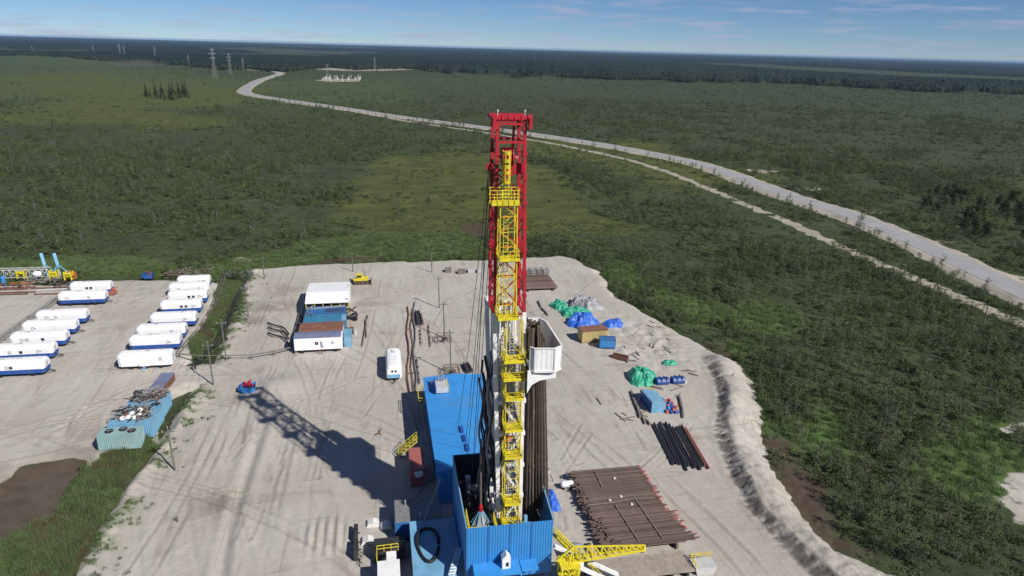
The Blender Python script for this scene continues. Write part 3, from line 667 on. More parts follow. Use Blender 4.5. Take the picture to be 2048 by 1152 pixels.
# -- rig floor shelter
sh = thing('rig_floor_shelter', 'open topped blue ribbed steel wall round the drill floor', 'drill floor', (12.6, FY, 0))
O2 = Vector((12.6, FY, 0))
def part2(mb, name, mat, parent): mb.v = [tuple(Vector(p)-O2) for p in mb.v]; return mb.build(name, mat, parent)
mb = MB(); mb.corr((RX0, FY), (RX1, FY), 4.0, 11.0, .30, .05, .05); fw = part2(mb, 'front_wall', MT['blue_wall'], sh)
for x in (10.2, 12.6, 15.0): mb = MB(); mb.box(x-.05, x+.05, FY-.075, FY-.052, 4.0, 11.0); part2(mb, 'panel_seam', MT['navy'], sh)
mb = MB(); mb.corr((RX0+.04, FY+14.4), (RX0, FY+.06), 1.2, 11.0, .30, .05, .05); part2(mb, 'left_wall', MT['blue_wall'], sh)
mb = MB(); mb.corr((RX1, FY+.06), (RX1+.35, FY+7.6), 4.0, 11.0, .30, .05, .05); part2(mb, 'right_wall', MT['blue_wall'], sh)
mb = MB(); mb.corr((RX0+6.0, FY+14.45), (RX0+.05, FY+14.45), 1.2, 11.0, .30, .05, .05); part2(mb, 'back_wall', MT['blue_wall'], sh)
mb = MB(); mb.box(RX0+.08, RX0+.13, FY+.1, FY+14.3, 7.0, 10.9); part2(mb, 'left_lining', MT['lining'], sh)  # dark sheet added so the sunlit inner face looks shaded
mb = MB(); mb.box(RX0+.15, RX0+6.0, FY+14.25, FY+14.38, 7.0, 10.9); part2(mb, 'back_lining', MT['lining'], sh)  # dark sheet added to paint the back of the floor as shade
for a, b in (((RX0, FY+.02, 11.02), (RX0+.02, FY+14.3, 11.02)), ((RX1, FY+.1, 11.02), (RX1+.35, FY+7.6, 11.02))): mb = MB(); mb.bar(a, b, .14, .1); part2(mb, 'wall_capping', MT['pale_blue'], sh)
mb = MB(); mb.box(RX0+.08, RX1-.08, FY+.08, FY+14.3, 6.7, 7.0); part2(mb, 'drill_floor', MT['dark'], sh)
for x in (RX0+.4, RX1-.4):
    for y in (FY+.5, FY+7, FY+13.6): mb = MB(); mb.box(x-.25, x+.25, y-.25, y+.25, 0, 6.7); part2(mb, 'substructure_leg', MT['mid_blue'], sh)
for y in (FY+.5, FY+13.6): mb = MB(); mb.bar((RX0+.4, y, .3), (RX1-.4, y, 6.5), .3); mb.bar((RX1-.4, y, .3), (RX0+.4, y, 6.5), .3); part2(mb, 'substructure_brace', MT['mid_blue'], sh)
mb = MB(); mb.box(8.5, 13.6, 60.1, FY-.03, 6.15, 6.3); mb.box(13.75, 15.6, 60.6, FY-.03, 6.0, 6.12); mb.box(8.5, 8.62, 60.2, FY-.03, 3.4, 6.15); mb.box(13.48, 13.6, 60.2, FY-.03, 3.4, 6.15); part2(mb, 'lean_to_roof', MT['blue'], sh)
mb = MB(); mb.box(11.6, 12.5, 61.0, 61.9, 6.3, 7.5); mb.prism([(11.55, 7.5), (12.55, 7.5), (12.05, 8.1)], 61.0, 61.9, 'y'); v = part2(mb, 'vent_hood', MT['white_rig'], sh)
mb = MB(); mb.box(12.0, 12.3, 60.97, 61.02, 6.6, 7.1); part2(mb, 'vent_opening', MT['black'], v)
mb = MB(); mb.bar((13.2, 65.1, 9.3), (16.6, 63.2, 9.9), .16); mb.bar((14.4, 62.8, 7), (14.4, 62.8, 11.6), .34); part2(mb, 'floor_brace', MT['pale_blue'], sh)
mb = MB(); mb.bar((14.4, 71.4, 11.05), (18.9, 71.0, 11.15), .16); mb.box(18.8, 19.15, 70.9, 71.2, 10.9, 11.4); part2(mb, 'tie_beam', MT['lgrey'], sh)
mb = MB(); mb.rail([(8.3, 66.5, 9.2), (8.3, 63.2, 9.2), (11.3, 63.0, 9.2), (11.3, 65.5, 9.2)], 1.2, .08, .6); mb.box(8.3, 11.3, 63.0, 64.0, 9.05, 9.2); part2(mb, 'floor_railing', MT['yellow'], sh)
# things on the floor seen inside the walls
t = thing('travelling_hook', 'white and red hook block hanging low inside the blue drill floor wall', 'hook block', (9.9, 66.0, 9.1))
mb = MB(); mb.lathe([(1.0, -.3), (.72, .1), (.4, .75), (.2, 1.25)], n=9); mb.build('hook_body', MT['grey'], t); [MB().bar((1.15*cos(q), 1.15*sin(q), -.45), (.25*cos(q), .25*sin(q), 1.2), .09).build('guard_bar', MT['pale_blue'], t) for q in np.arange(0, 6.2, .7)]
mb = MB(); mb.lathe([(.22, 1.2), (.24, 1.8), (.12, 2.2)], n=12); mb.build('hook_swivel', MT['red'], t)
mb = MB(); mb.tube([(0, 0, 2.2), (.3, 2.5, 9)], .13, 8); mb.build('kelly_hose', MT['pipe_dk'], t)
t = thing('drawworks', 'dark drawworks machine on the drill floor behind the hook', 'winch', (10.6, 72.6, 7.0))
mb = MB(); mb.box(-1.9, 1.6, -1.2, 1.4, 0, 1.6); mb.build('housing', MT['dark'], t, bevel=.1)
mb = MB(); mb.lathe([(.9, -1.4), (.9, -1.2), (.5, -1.2), (.5, 1.2), (.9, 1.2), (.9, 1.4)], (-.1, 0, 1.7), 14, 'x'); mb.build('drum', MT['grey'], t)
mb = MB(); mb.tube([(-1.2, -.6, 1.6), (-1.2, -.2, 3.4)], .06); mb.tube([(-1.4, .4, 1.6), (-1.4, .6, 2.9)], .09); mb.box(-1.6, -1.0, .2, .8, 2.8, 3.2); mb.build('work_lamp', MT['lgrey'], t)
t = thing('doghouse_panel', 'orange red machine guard standing inside the lattice mast foot', 'machine', (13.3, 68.9, 17.4))
mb = MB(); mb.box(-.45, .45, -.3, .3, 0, 2.4); mb.build('guard', MT['orange'], t, bevel=.05); mb = MB(); mb.lathe([(.2, 2.4), (.2, 2.9)], n=8); mb.build('eye', MT['dark'], t)

# -- cables from the crown
for k, (a, b) in enumerate((((10.5, 66.3, 49.2), (10.6, 86.0, 6.6)), ((10.9, 66.6, 48.6), (11.0, 80.2, 6.6)), ((10.7, 66.3, 49.0), (9.2, 74.8, 9.0)), ((11.0, 68.9, 51.2), (9.9, 90, 6.4)), ((10.3, 66.3, 48.9), (9.6, 72, 8.2)))):
    mb = MB(); pts = [Vector(a).lerp(Vector(b), s/8)+Vector((0, 0, -1.2*sin(pi*s/8))) for s in range(9)]; mb.tube(pts, .035, 4)
    tag(mb.build('cable', MT['dark']), 'thin dark wire line slanting from the mast head over the blue roof', 'cable', 'wire lines left of the mast')

# -- pump house with bright blue roof
ph = thing('pump_house', 'long shed with a bright blue sheet roof left of the mast', 'shed', (11.3, 96, 0))
def pp(mb, name, mat, parent, o=(11.3, 96, 0), **kw): mb.v = [tuple(Vector(p)-Vector(o)) for p in mb.v]; return mb.build(name, mat, parent, **kw)
mb = MB(); mb.corr((6.5, 110.6), (6.5, 82.2), .1, 5.3, .4, .05); mb.corr((6.5, 82.1), (10.9, 82.1), .1, 5.3, .4, .05); mb.corr((16.4, 82.4), (16.4, 110.6), .1, 5.3, .4, .05); mb.corr((16.4, 110.7), (6.5, 110.7), .1, 5.3, .4, .05); pp(mb, 'wall', MT['blue_wall'], ph)
mb = MB()
for i in range(24):      # roof sheets laid side by side, a little uneven
    y0 = 81.9+i*1.2; z = 5.36+.012*(i % 3)
    mb.add([(6.15, y0, z), (11.4, y0, z+.42), (11.4, y0+1.22, z+.42), (6.15, y0+1.22, z), (6.15, y0, z-.06), (11.4, y0, z+.36), (11.4, y0+1.22, z+.36), (6.15, y0+1.22, z-.06)],
           [(0, 1, 2, 3), (7, 6, 5, 4), (0, 4, 5, 1), (2, 6, 7, 3), (0, 3, 7, 4), (1, 5, 6, 2)])
    mb.add([(11.4, y0, z+.42), (16.8, y0, z), (16.8, y0+1.22, z), (11.4, y0+1.22, z+.42), (11.4, y0, z+.36), (16.8, y0, z-.06), (16.8, y0+1.22, z-.06), (11.4, y0+1.22, z+.36)],
           [(0, 1, 2, 3), (7, 6, 5, 4), (0, 4, 5, 1), (2, 6, 7, 3), (0, 3, 7, 4), (1, 5, 6, 2)])
pp(mb, 'roof', MT['blue'], ph)
for y, x in ((86.5, 10.9), (89.0, 10.8), (91.6, 10.7)):
    mb = MB(); mb.box(x-.22, x+.22, y-.9, y+.9, 5.72, 6.0); pp(mb, 'roof_hatch', MT['navy'], ph)
mb = MB(); mb.box(6.05, 6.75, 81.6, 82.05, 4.9, 5.5); mb.box(6.6, 10.6, 81.84, 81.9, 4.95, 5.35); pp(mb, 'roof_gutter', MT['blue'], ph)
t = thing('roof_fan', 'grey ventilation box with pipes on the far end of the bright blue roof', 'ventilator', (8.9, 105.5, 5.7))
mb = MB(); mb.box(-.95, .95, -1.6, 1.6, 0, .9); mb.build('fan_box', MT['lgrey'], t, bevel=.05)
mb = MB(); mb.box(-1.15, -.97, -1.7, 1.9, -.05, 1.1); mb.build('side_plate', MT['navy'], t)
for x in (-.4, .05, .45): mb = MB(); mb.tube([(x, 1.0, .9), (x, 1.0, 2.3)], .12, 8); mb.build('vent_pipe', MT['grey'], t)
mb = MB(); mb.rail([(1.1, -1.5, 0), (1.1, 1.8, 0)], 1.1, .06); mb.build('railing', MT['yellow'], t)
t = thing('access_landing', 'small yellow railed landing at the far left corner of the blue roofed shed', 'platform', (5.6, 106.5, 0))
mb = MB(); mb.rail([(.5, -2, 3.6), (-.5, -2, 3.6), (-.5, 2, 3.6), (.5, 2, 3.6)], 1.1, .07, 1); mb.build('railing', MT['yellow'], t)
mb = MB(); mb.box(-.5, .5, -2, 2, 3.45, 3.58); [mb.box(x-.05, x+.05, y-.05, y+.05, 0, 3.45) for x in (-.4, .4) for y in (-1.9, 1.9)]; mb.build('deck', MT['grate'], t)

# -- mud tank roofs in front of the pump house, left of the drill floor
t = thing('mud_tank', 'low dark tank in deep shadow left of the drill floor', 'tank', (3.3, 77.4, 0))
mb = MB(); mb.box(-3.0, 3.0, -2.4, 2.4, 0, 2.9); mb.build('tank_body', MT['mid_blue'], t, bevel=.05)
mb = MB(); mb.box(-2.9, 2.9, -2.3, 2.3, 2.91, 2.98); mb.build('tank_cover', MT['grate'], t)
for a, b in ((.3, -1.8), (-1.5, 1.0)): mb = MB(); mb.tube([(a, b, 2.98), (a, b, 3.75)], .13, 8); mb.build('tank_valve', MT['lgrey'], t)
t = thing('side_shed', 'wide blue lean-to roof beside the drill floor, half in shadow', 'shed', (5.0, 69.5, 0))
mb = MB(); mb.corr((2.35, 73.4), (2.35, 62.6), .1, 3.7, .4, .05); mb.corr((2.35, 62.5), (7.6, 62.5), .1, 3.7, .4, .05); mb.corr((7.6, 73.5), (2.35, 73.5), .1, 3.7, .4, .05); pp(mb, 'wall', MT['blue_wall'], t, (5.0, 69.5, 0))
mb = MB()
for i in range(10): mb.box(2.1, 7.7, 62.2+i*1.15, 63.36+i*1.15, 3.8+.01*(i % 2), 3.95+.01*(i % 2))
pp(mb, 'roof', MT['pale_blue'], t, (5.0, 69.5, 0))
mb = MB(); pts = []
for s in np.linspace(0, 2*pi*.97, 40): pts.append((4.1+1.25*cos(s)+.15*sin(2*s), 68.9+3.0*sin(s), 4.12+.06*sin(3*s)))
mb.tube(pts, .2, 8); tag(mb.build('hose_loop', MT['black'], smooth=True), 'black hose coiled in a long loop on the pale blue lean-to roof', 'hose')
mb = MB(); mb.tube([(3.9, 73.2, 4.2), (6.4, 78.4, 6.6)], .14, 8); tag(mb.build('inclined_pipe', MT['grey']), 'grey pipe leaning up from the lean-to roof edge toward the rig', 'pipe')
t = thing('screw_conveyor', 'pale ribbed chute leaning between the lean-to roof and drill floor front', 'chute', (6.6, 63.2, 4.1))
mb = MB(); mb.bar((-1.0, -2.0, 0), (.9, 3.0, 1.2), .7, .3); mb.build('trough', MT['white_rig'], t)
mb = MB()
for k in range(14): a = Vector((-1.0, -2.0, 0)).lerp(Vector((.9, 3.0, 1.2)), (k+.5)/14); mb.box(a.x-.3, a.x+.3, a.y-.06, a.y+.06, a.z+.12, a.z+.24)
mb.build('flights', MT['pale_blue'], t)
mb = MB(); mb.rail([(7.75, 61.0, 3.0), (7.75, 66, 3.0)], 1.2, .07); mb.build('walkway_railing', MT['yellow']); tag(bpy.data.objects['walkway_railing'], 'yellow handrail low in the gap left of the blue front wall', 'handrail')
# red brown hut in shadow
t = thing('red_hut', 'small hut with a flat red-brown roof in the shadow of the blue shed', 'hut', (3.85, 89.3, 0))
mb = MB(); mb.box(-1.0, 1.0, -2.7, 2.8, .1, 2.85); mb.build('wall', MT['redbrown'], t)
mb = MB(); mb.box(-1.08, 1.08, -2.8, 2.95, 2.86, 3.0); mb.build('roof', MT['redbrown'], t, bevel=.03)
mb = MB(); mb.prism([(-.5, 2.6), (.7, 2.75), (.6, 2.2), (-.3, 2.0)], -3.5, -2.83, 'y'); mb.build('torn_sheet', MT['white_bag'], t)
t = thing('steel_stair', 'yellow railed stair beside the red-brown hut', 'stair', (2.6, 95.0, 0))
mb = MB()
for k in range(9): mb.box(-1.3+.32*k, -1.0+.32*k, -.5, .5, .25+.27*k, .31+.27*k)
mb.build('treads', MT['grate'], t)
for y in (-.55, .55): mb = MB(); mb.bar((-1.3, y, .2), (1.6, y, 2.65), .16); mb.rail([(-1.3, y, .25), (1.6, y, 2.7)], 1.0, .07, .8); mb.build('handrail', MT['yellow'], t)
# white cabin at the lower left, tanks beside it
t = thing('white_cabin', 'white flat-roofed cabin with yellow railing at the bottom edge left of lean-to', 'cabin', (-.6, 65.6, 0))
mb = MB(); mb.box(-1.15, 1.2, -3, 2.5, .1, 2.95); mb.build('wall', MT['white_rig'], t)
mb = MB(); mb.box(-1.25, 1.3, -3.1, 2.55, 2.96, 3.1); mb.box(-.2, .95, 2.5, 4.3, 2.75, 2.9); mb.build('roof', MT['white'], t)
mb = MB(); mb.rail([(-1.3, 2.6, 2.6), (-1.3, 4.6, 2.6), (1.2, 4.7, 2.6)], 1.0, .07, .8); mb.build('railing', MT['yellow'], t)
t = thing('settling_tank', 'dark open tank on skids left of the white cabin, mostly in shadow', 'tank', (-.1, 72.6, 0))
mb = MB(); mb.box(-2.2, 1.6, -1.1, 1.0, .2, 2.0); mb.build('tank_body', MT['dark'], t); mb = MB(); mb.rail([(-2.2, -1.1, 2), (1.6, -1.1, 2)], .9, .05); mb.build('railing', MT['dark'], t)
for k, (x, y, w, h) in enumerate(((-4.6, 76.6, .5, 1.3), (-4.5, 73.4, .55, 1.5))):
    t = thing('skid_tank', ['short upright dark plate on the sand, farther of two left of the tanks', 'upright dark plate on the sand, nearer of two left of the tanks'][k], 'steel plate', (x, y, 0))
    mb = MB(); mb.box(-w/2, w/2, -1.2, 1.2, .12, h); mb.build('plate', MT['dark'], t); mb = MB(); mb.box(-w, w, -1.0, -.8, 0, .12); mb.box(-w, w, .8, 1.0, 0, .12); mb.build('skid', MT['rust'], t)
for k, (px, py) in enumerate(((745, 1050), (772, 1055), (735, 1085))):  # pale lumps added where sunlit ground shows between shadows
    x, y = G(px, py); mb = MB(); mb.prism([(-.8, 0), (.9, 0), (.7, .5), (.1, .72), (-.6, .45)], -.5, .6, 'y')
    tag(mb.build('sandbag_heap', MT['white_bag'], loc=(x, y, 0)), ['pale sack heap beside the dark plates, leftmost', 'pale sack heap beside the dark tank, rightmost', 'pale sack heap nearest the white cabin'][k], 'sacks')

# -- catwalk side: stair, ramp, crane, tarpaulins
t = thing('yellow_stair', 'yellow railed stairway going down from the right corner of drill floor', 'stair', (18.2, 66.2, 0))
for s in (0, 1.1):
    mb = MB(); mb.bar((s*.5, -s, 6.4), (4.6+s*.5, -3.2-s, 2.2), .2); mb.rail([(s*.5, -s, 6.45), (4.6+s*.5, -3.2-s, 2.25)], 1.0, .07, .7); mb.build('handrail', MT['yellow'], t)
mb = MB()
for k in range(20): a = Vector((0, 0, 6.4)).lerp(Vector((4.6, -3.2, 2.2)), k/20); mb.add([a+Vector((.05, 0, 0)), a+Vector((.3, -.1, 0)), a+Vector((.85, -1.2, 0)), a+Vector((.6, -1.1, 0)), a+Vector((.05, 0, .05)), a+Vector((.3, -.1, .05)), a+Vector((.85, -1.2, .05)), a+Vector((.6, -1.1, .05))], [(3,2,1,0),(4,5,6,7),(0,1,5,4),(1,2,6,5),(2,3,7,6),(3,0,4,7)])
mb.build('treads', MT['grate'], t)
t = thing('pipe_ramp', 'pale grey sloping pipe ramp right of the blue front wall', 'ramp', (18.0, 63.4, 0))
for y in (0, -2.0): mb = MB(); mb.bar((0, y, 6.6), (8.0, y+.2, 1.4), .55, .3); mb.build('ramp_beam', MT['white_rig'], t)
mb = MB(); mb.bar((0, -1.0, 6.35), (8.0, -.8, 1.15), 1.6, .12); mb.build('ramp_plate', MT['dark'], t)
cw = thing('catwalk', 'long sand-coloured timber catwalk along the near side of the pipe rack', 'catwalk', (30, 64.8, 0))
mb = MB()
for k in range(9): mb.box(-7.6, 5.6, -1.75+.4*k, -1.38+.4*k, 1.0+.015*(k % 3), 1.12+.015*(k % 3))
mb.build('deck', MT['plank'], cw)
mb = MB()
pass
for k in range(7): mb = MB(); mb.box(-7.4+2.0*k, -7.1+2.0*k, -1.7, 1.8, 0, 1.0); mb.build('trestle', MT['dark'], cw)
cr = thing('jib_crane', 'yellow lattice jib crane reaching right over the pipe rack', 'crane', (18.6, 60.2, 0))
mb = MB(); root = Vector((.6, 0, 7.2)); tip = Vector((9.0, .3, 7.35)); n = 10
def jb(s, k): # chords: 0 top, 1-2 bottom pair
    b = root.lerp(tip, s); dz = (1.75*(1-s)+.5*s)
    return b+Vector((0, 0, dz)) if k == 0 else b+Vector((0, (-.42 if k == 1 else .42)*(1-.45*s), 0))
for k in (1, 2): mb.bar(jb(0, k), jb(1, k), .16)
mb.bar(jb(0, 0), jb(1, 0), .15)
for i in range(n):
    s0, s1 = i/n, (i+1)/n
    for k in (1, 2): mb.bar(jb(s0, 0), jb(s0, k), .085); mb.bar(jb(s0, 0), jb(s1, k), .085)
    mb.bar(jb(s0, 1), jb(s0, 2), .1); mb.bar(jb(s0, 1), jb(s1, 2), .1)
mb.bar(jb(1, 0), jb(1, 1), .16); mb.bar(jb(1, 0), jb(1, 2), .16); jib = mb.build('jib', MT['yellow'], cr)
mb = MB(); mb.bar(jb(0, 0), (-1.2, 0, 7.3), .2); mb.bar((-1.2, 0, 7.3), (.6, -.42, 7.2), .16); mb.bar((-1.2, 0, 7.3), (.6, .42, 7.2), .16); mb.bar(jb(0, 0), (.2, -.4, 7.2), .14); mb.build('backstay', MT['yellow'], cr)
mb = MB(); mb.box(-.8, 1.2, -1.0, .9, 5.0, 5.3); mb.box(-.9, 1.3, -1.05, .95, 6.85, 7.15); [mb.bar((x, y, 5.2), (x, y, 7.0), .16) for x in (-.7, 1.1) for y in (-.9, .8)]; mb.bar((-.7, -.95, 5.2), (1.1, -.95, 7), .12); mb.rail([(-.9, -1.05, 5.3), (1.3, -1.05, 5.3), (1.3, .95, 5.3)], 1.0, .07, .7); mb.build('slewing_frame', MT['yellow'], cr)
mb = MB(); mb.lathe([(.55, 0), (.55, 5.0)], (.2, 0, 0), 14); mb.build('pedestal', MT['yellow'], cr)
mb = MB(); mb.box(1.2, 1.8, -.5, .1, 6.4, 7.1); mb.build('winch', MT['white_rig'], cr)
def tarp(name, label, px, py, rx, ry, h, mat, seed, z=None, cover=None, group=None, base=0.0):
    """crumpled sheet thrown over a heap: steep sides, ridged top, irregular hem"""
    x0, y0 = G(px, py); z0 = base if z is None else z
    r = random.Random(seed); nu, nv = 64, 22; vs = []; lumps = [(r.uniform(-.7, .7), r.uniform(-.7, .7), r.uniform(.3, .55), r.uniform(.55, 1)) for _ in range(8)]
    T, S_ = np.meshgrid(np.linspace(0, 2*pi, nu, endpoint=False), np.linspace(0, 1, nv+1)); hem = 1+.13*np.sin(2*T+seed)+.09*np.sin(5*T+seed*2)+.05*np.sin(11*T+seed)
    U, V = S_*np.cos(T)*hem, S_*np.sin(T)*hem; bulk = np.full(U.shape, .42)
    for lx_, ly_, lw, la in lumps: bulk = np.maximum(bulk, la*np.clip(1.25-(np.maximum(np.abs(U-lx_), np.abs(V-ly_))/lw)**3, 0, 1))   # box-like goods under the sheet
    bulk = bulk*.75+.25*bulk.max(); rid = 1-np.abs(fbm(U*rx*1.1+seed*3, V*ry*1.1+seed, 3, seed)*2-1)
    Hh = h*np.clip(1-S_**5, 0, 1)*(bulk*(.62+.30*fbm(U*rx*.8+9, V*ry*.8, 3, seed+4))+.30*(rid-.5))
    Hh = np.maximum(Hh, .02+.09*fbm(U*rx*2+3, V*ry*2, 2, seed+8))
    for j in range(nv+1):
        for i in range(nu): vs.append((U[j, i]*rx, V[j, i]*ry, z0+Hh[j, i]))
    fs = [(j*nu+i, j*nu+(i+1) % nu, (j+1)*nu+(i+1) % nu, (j+1)*nu+i) for j in range(nv) for i in range(nu)]
    mb = MB(); mb.add(vs, fs); vb = [(x, y, z0-.05) for x, y, z in vs[-nu:]]; b = len(mb.v); mb.v += vb
    for i in range(nu): mb.f.append((nv*nu+i, nv*nu+(i+1) % nu, b+(i+1) % nu, b+i)); mb.m.append(0)
    o = mb.build(name, mat, loc=(x0, y0, 0)); me = o.data
    if me.polygons[nu*3].normal.z < 0: me.flip_normals()
    return tag(o, label, 'tarpaulin', group)
def tarp_w(name, label, x, y, rx, ry, h, mat, seed, z=0.0):
    o = tarp(name, label, 1000, 800, rx, ry, h, mat, seed, base=z); o.location = (x, y, 0); return o
tarp_w('grey_tarp', 'crumpled blue-grey sheet lying beside the yellow stair and pipe rack', 22.6, 69.0, 1.5, 2.4, 1.0, MT['tarp_grey'], 5, 0.0)
tarp_w('corner_tarp', 'crumpled blue tarpaulin heap at the right corner of the drill floor', 21.8, 79.8, 1.15, 2.0, 2.2, MT['tarp_blue'], 9, 0.0)
tarp_w('green_cover', 'dull yellow-green sheet hanging by the left end of the pipe rack', 24.6, 69.6, .5, 1.3, 1.2, MT['tan'], 12, 0.0)
t = thing('white_tank', 'small white rounded tank at the far left corner of the pipe rack', 'tank', (25.0, 83.0, 0))
mb = MB(); mb.lathe([(.1, -1.0), (.42, -.85), (.5, -.6), (.5, .6), (.42, .85), (.1, 1.0)], (0, 0, .75), 14, 'x'); mb.build('vessel', MT['white'], t, smooth=True)
mb = MB(); mb.box(-.6, -.45, -.35, .35, 0, .4); mb.box(.45, .6, -.35, .35, 0, .4); mb.build('cradle', MT['dark'], t)
x, y = G(1105, 955, 0)
t = thing('lamp_pole', 'thin dark tripod lamp pole standing behind the right end of the drill floor', 'pole', (*G(1088, 958), 0))
mb = MB(); mb.bar((0, 0, 0), (0, 0, 4.6), .1); mb.build('pole', MT['dark'], t); mb = MB(); mb.bar((1.2, -.9, 0), (0, 0, 3.2), .08); mb.bar((-1.0, -.4, 0), (0, 0, 3.2), .08); mb.build('legs', MT['dark'], t)

# -- the pipe rack
rr = random.Random(3); pipe0 = None
def rack_pipe(x, y, z, L_, label, group, cap):
    global pipe0
    if pipe0 is None:
        mb = MB(); mb.tube([(0, 0, 0), (10, 0, 0)], .08, 6); mb.tube([(-.1, 0, 0), (.32, 0, 0)], .108, 6); mb.tube([(9.7, 0, 0), (10.1, 0, 0)], .108, 6)
        pipe0 = mb.build('rack_pipe', MT['pipe']); o = pipe0
        mb = MB(); mb.tube([(10.1, 0, 0), (10.28, 0, 0)], .1, 6); mb.build('thread_cap', MT['pink'], pipe0)
    elif cap: o = copy_tree(pipe0)
    else: o = pipe0.copy(); COL.objects.link(o)
    o.location = (x, y, z); o.scale = (L_/10, 1, 1); o.rotation_euler = (0, 0, rr.uniform(-.006, .006)); tag(o, label, 'drill pipe', group)
top_l = 'brown drill pipe in the upper layer of the big pipe rack'; low_l = 'brown drill pipe in the lower layer of the big pipe rack'
ny = 93; pit = (85.4-68.4)/ny
for i in range(ny):
    y = 68.45+i*pit; s = i/ny
    x1 = 36.4+.9*(s < .35)*rr.random()+(1.1*max(0, .22-s)/.22)+.25*rr.random(); ln = 10.1+.5*rr.random(); tilt = 0
    rack_pipe(x1-ln+(.9*rr.random() if rr.random() < .3 else 0), y, 1.16+.03*sin(i*.7)+.05*rr.random(), ln, top_l, 'upper drill pipes on the rack', s > .0 and rr.random() < .55)
for i in range(ny):
    y = 68.5+i*pit
    rack_pipe(25.3+1.3*rr.random(), y, .94, 10.2+.3*rr.random(), low_l, 'lower drill pipes on the rack', False)
t = thing('rack_sills', 'dark timber sills carrying the big pipe rack', 'pipe rack', (31, 77, 0))
for x in (-4.6, 0, 4.6): mb = MB(); mb.box(x-.15, x+.15, -8.8, 8.7, 0, .84); mb.build('sill', MT['wood'], t)
for k, (a, b) in enumerate((((30.0, 76.6), (30.6, 69.0)), ((33.2, 77.8), (33.8, 68.9)), ((29.6, 84.6), (29.5, 80.8)))):
    mb = MB(); mb.bar((*a, 1.34), (*b, 1.34), .14, .1); tag(mb.build('timber_spacer', MT['wood']), ['thin timber spacer across the pipe rack, left of the near two', 'thin timber spacer across the pipe rack, right of the near two', 'short timber spacer near the far end of pipe rack'][k], 'timber')
mb = MB(); mb.tube([(26.3, 77.0, 1.36), (30, 77.1, 1.36), (33, 77.5, 1.36), (36.0, 77.2, 1.36)], .06, 5); tag(mb.build('long_rod', MT['wood']), 'pale rod lying along the pipes in mid-rack', 'rod')
for k, (x, y) in enumerate(((29.6, 77.6), (31.4, 78.2), (32.3, 76.3), (31.9, 82.5))):
    mb = MB(); mb.prism([(-.2, 0), (.25, 0), (.1, .22), (-.12, .18)], -.12, .15, 'y'); tag(mb.build('rag', MT['white_bag'], loc=(x, y, 1.28)), 'small pale rag lying on the big pipe rack', 'rag', 'rags on the pipe rack')
t = thing('skip', 'grey steel skip with yellow rail at the right end of the catwalk', 'skip', (*G(1405, 1140), 0))
mb = MB(); mb.prism([(-1.4, 1.1), (1.4, 1.1), (1.1, 0.05), (-1.1, 0.05)], -.9, .9, 'y'); mb.build('body', MT['lgrey'], t)
mb = MB(); mb.rail([(-1.4, .9, 1.1), (1.4, .9, 1.1)], .7, .07, .7); mb.rail([(-1.4, -.9, 1.1), (-1.4, .9, 1.1)], .7, .07, .9); mb.build('railing', MT['yellow'], t)
# casing joints to the right
cas = None
for i in range(15):
    x = 42.6+.36*i; y0 = 86.0-.13*i+1.1*rr.random()-(1.2 if i in (4, 8, 10) else 0); ln = 11.4+1.3*rr.random()-.2*max(0, i-10)
    if cas is None:
        mb = MB(); mb.tube([(0, 0, 0), (0, 12, 0)], .17, 8); mb.tube([(0, 11.6, 0), (0, 12, 0)], .2, 8); o = cas = mb.build('casing_joint', MT['casing'])
    else: o = cas.copy(); COL.objects.link(o)
    o.location = (x, y0, .32 + (.12 if i % 4 == 1 else 0)); o.rotation_euler = (0, 0, radians(-7.5+rr.uniform(-1.3, 1.3))); o.scale.y = ln/12
    if i > 12: o.data = o.data.copy(); o.data.materials[0] = MT['rust'] if i == 13 else MT['redbrown']
    lab = {13: 'rusty casing pipe second from the right end of the dark pipe row', 14: 'reddish casing pipe at the right end of the dark pipe row'}.get(i, 'dark casing pipe in the loose row between pipe rack and sand berm')
    tag(o, lab, 'casing pipe', 'dark casing pipes laid on the sand')

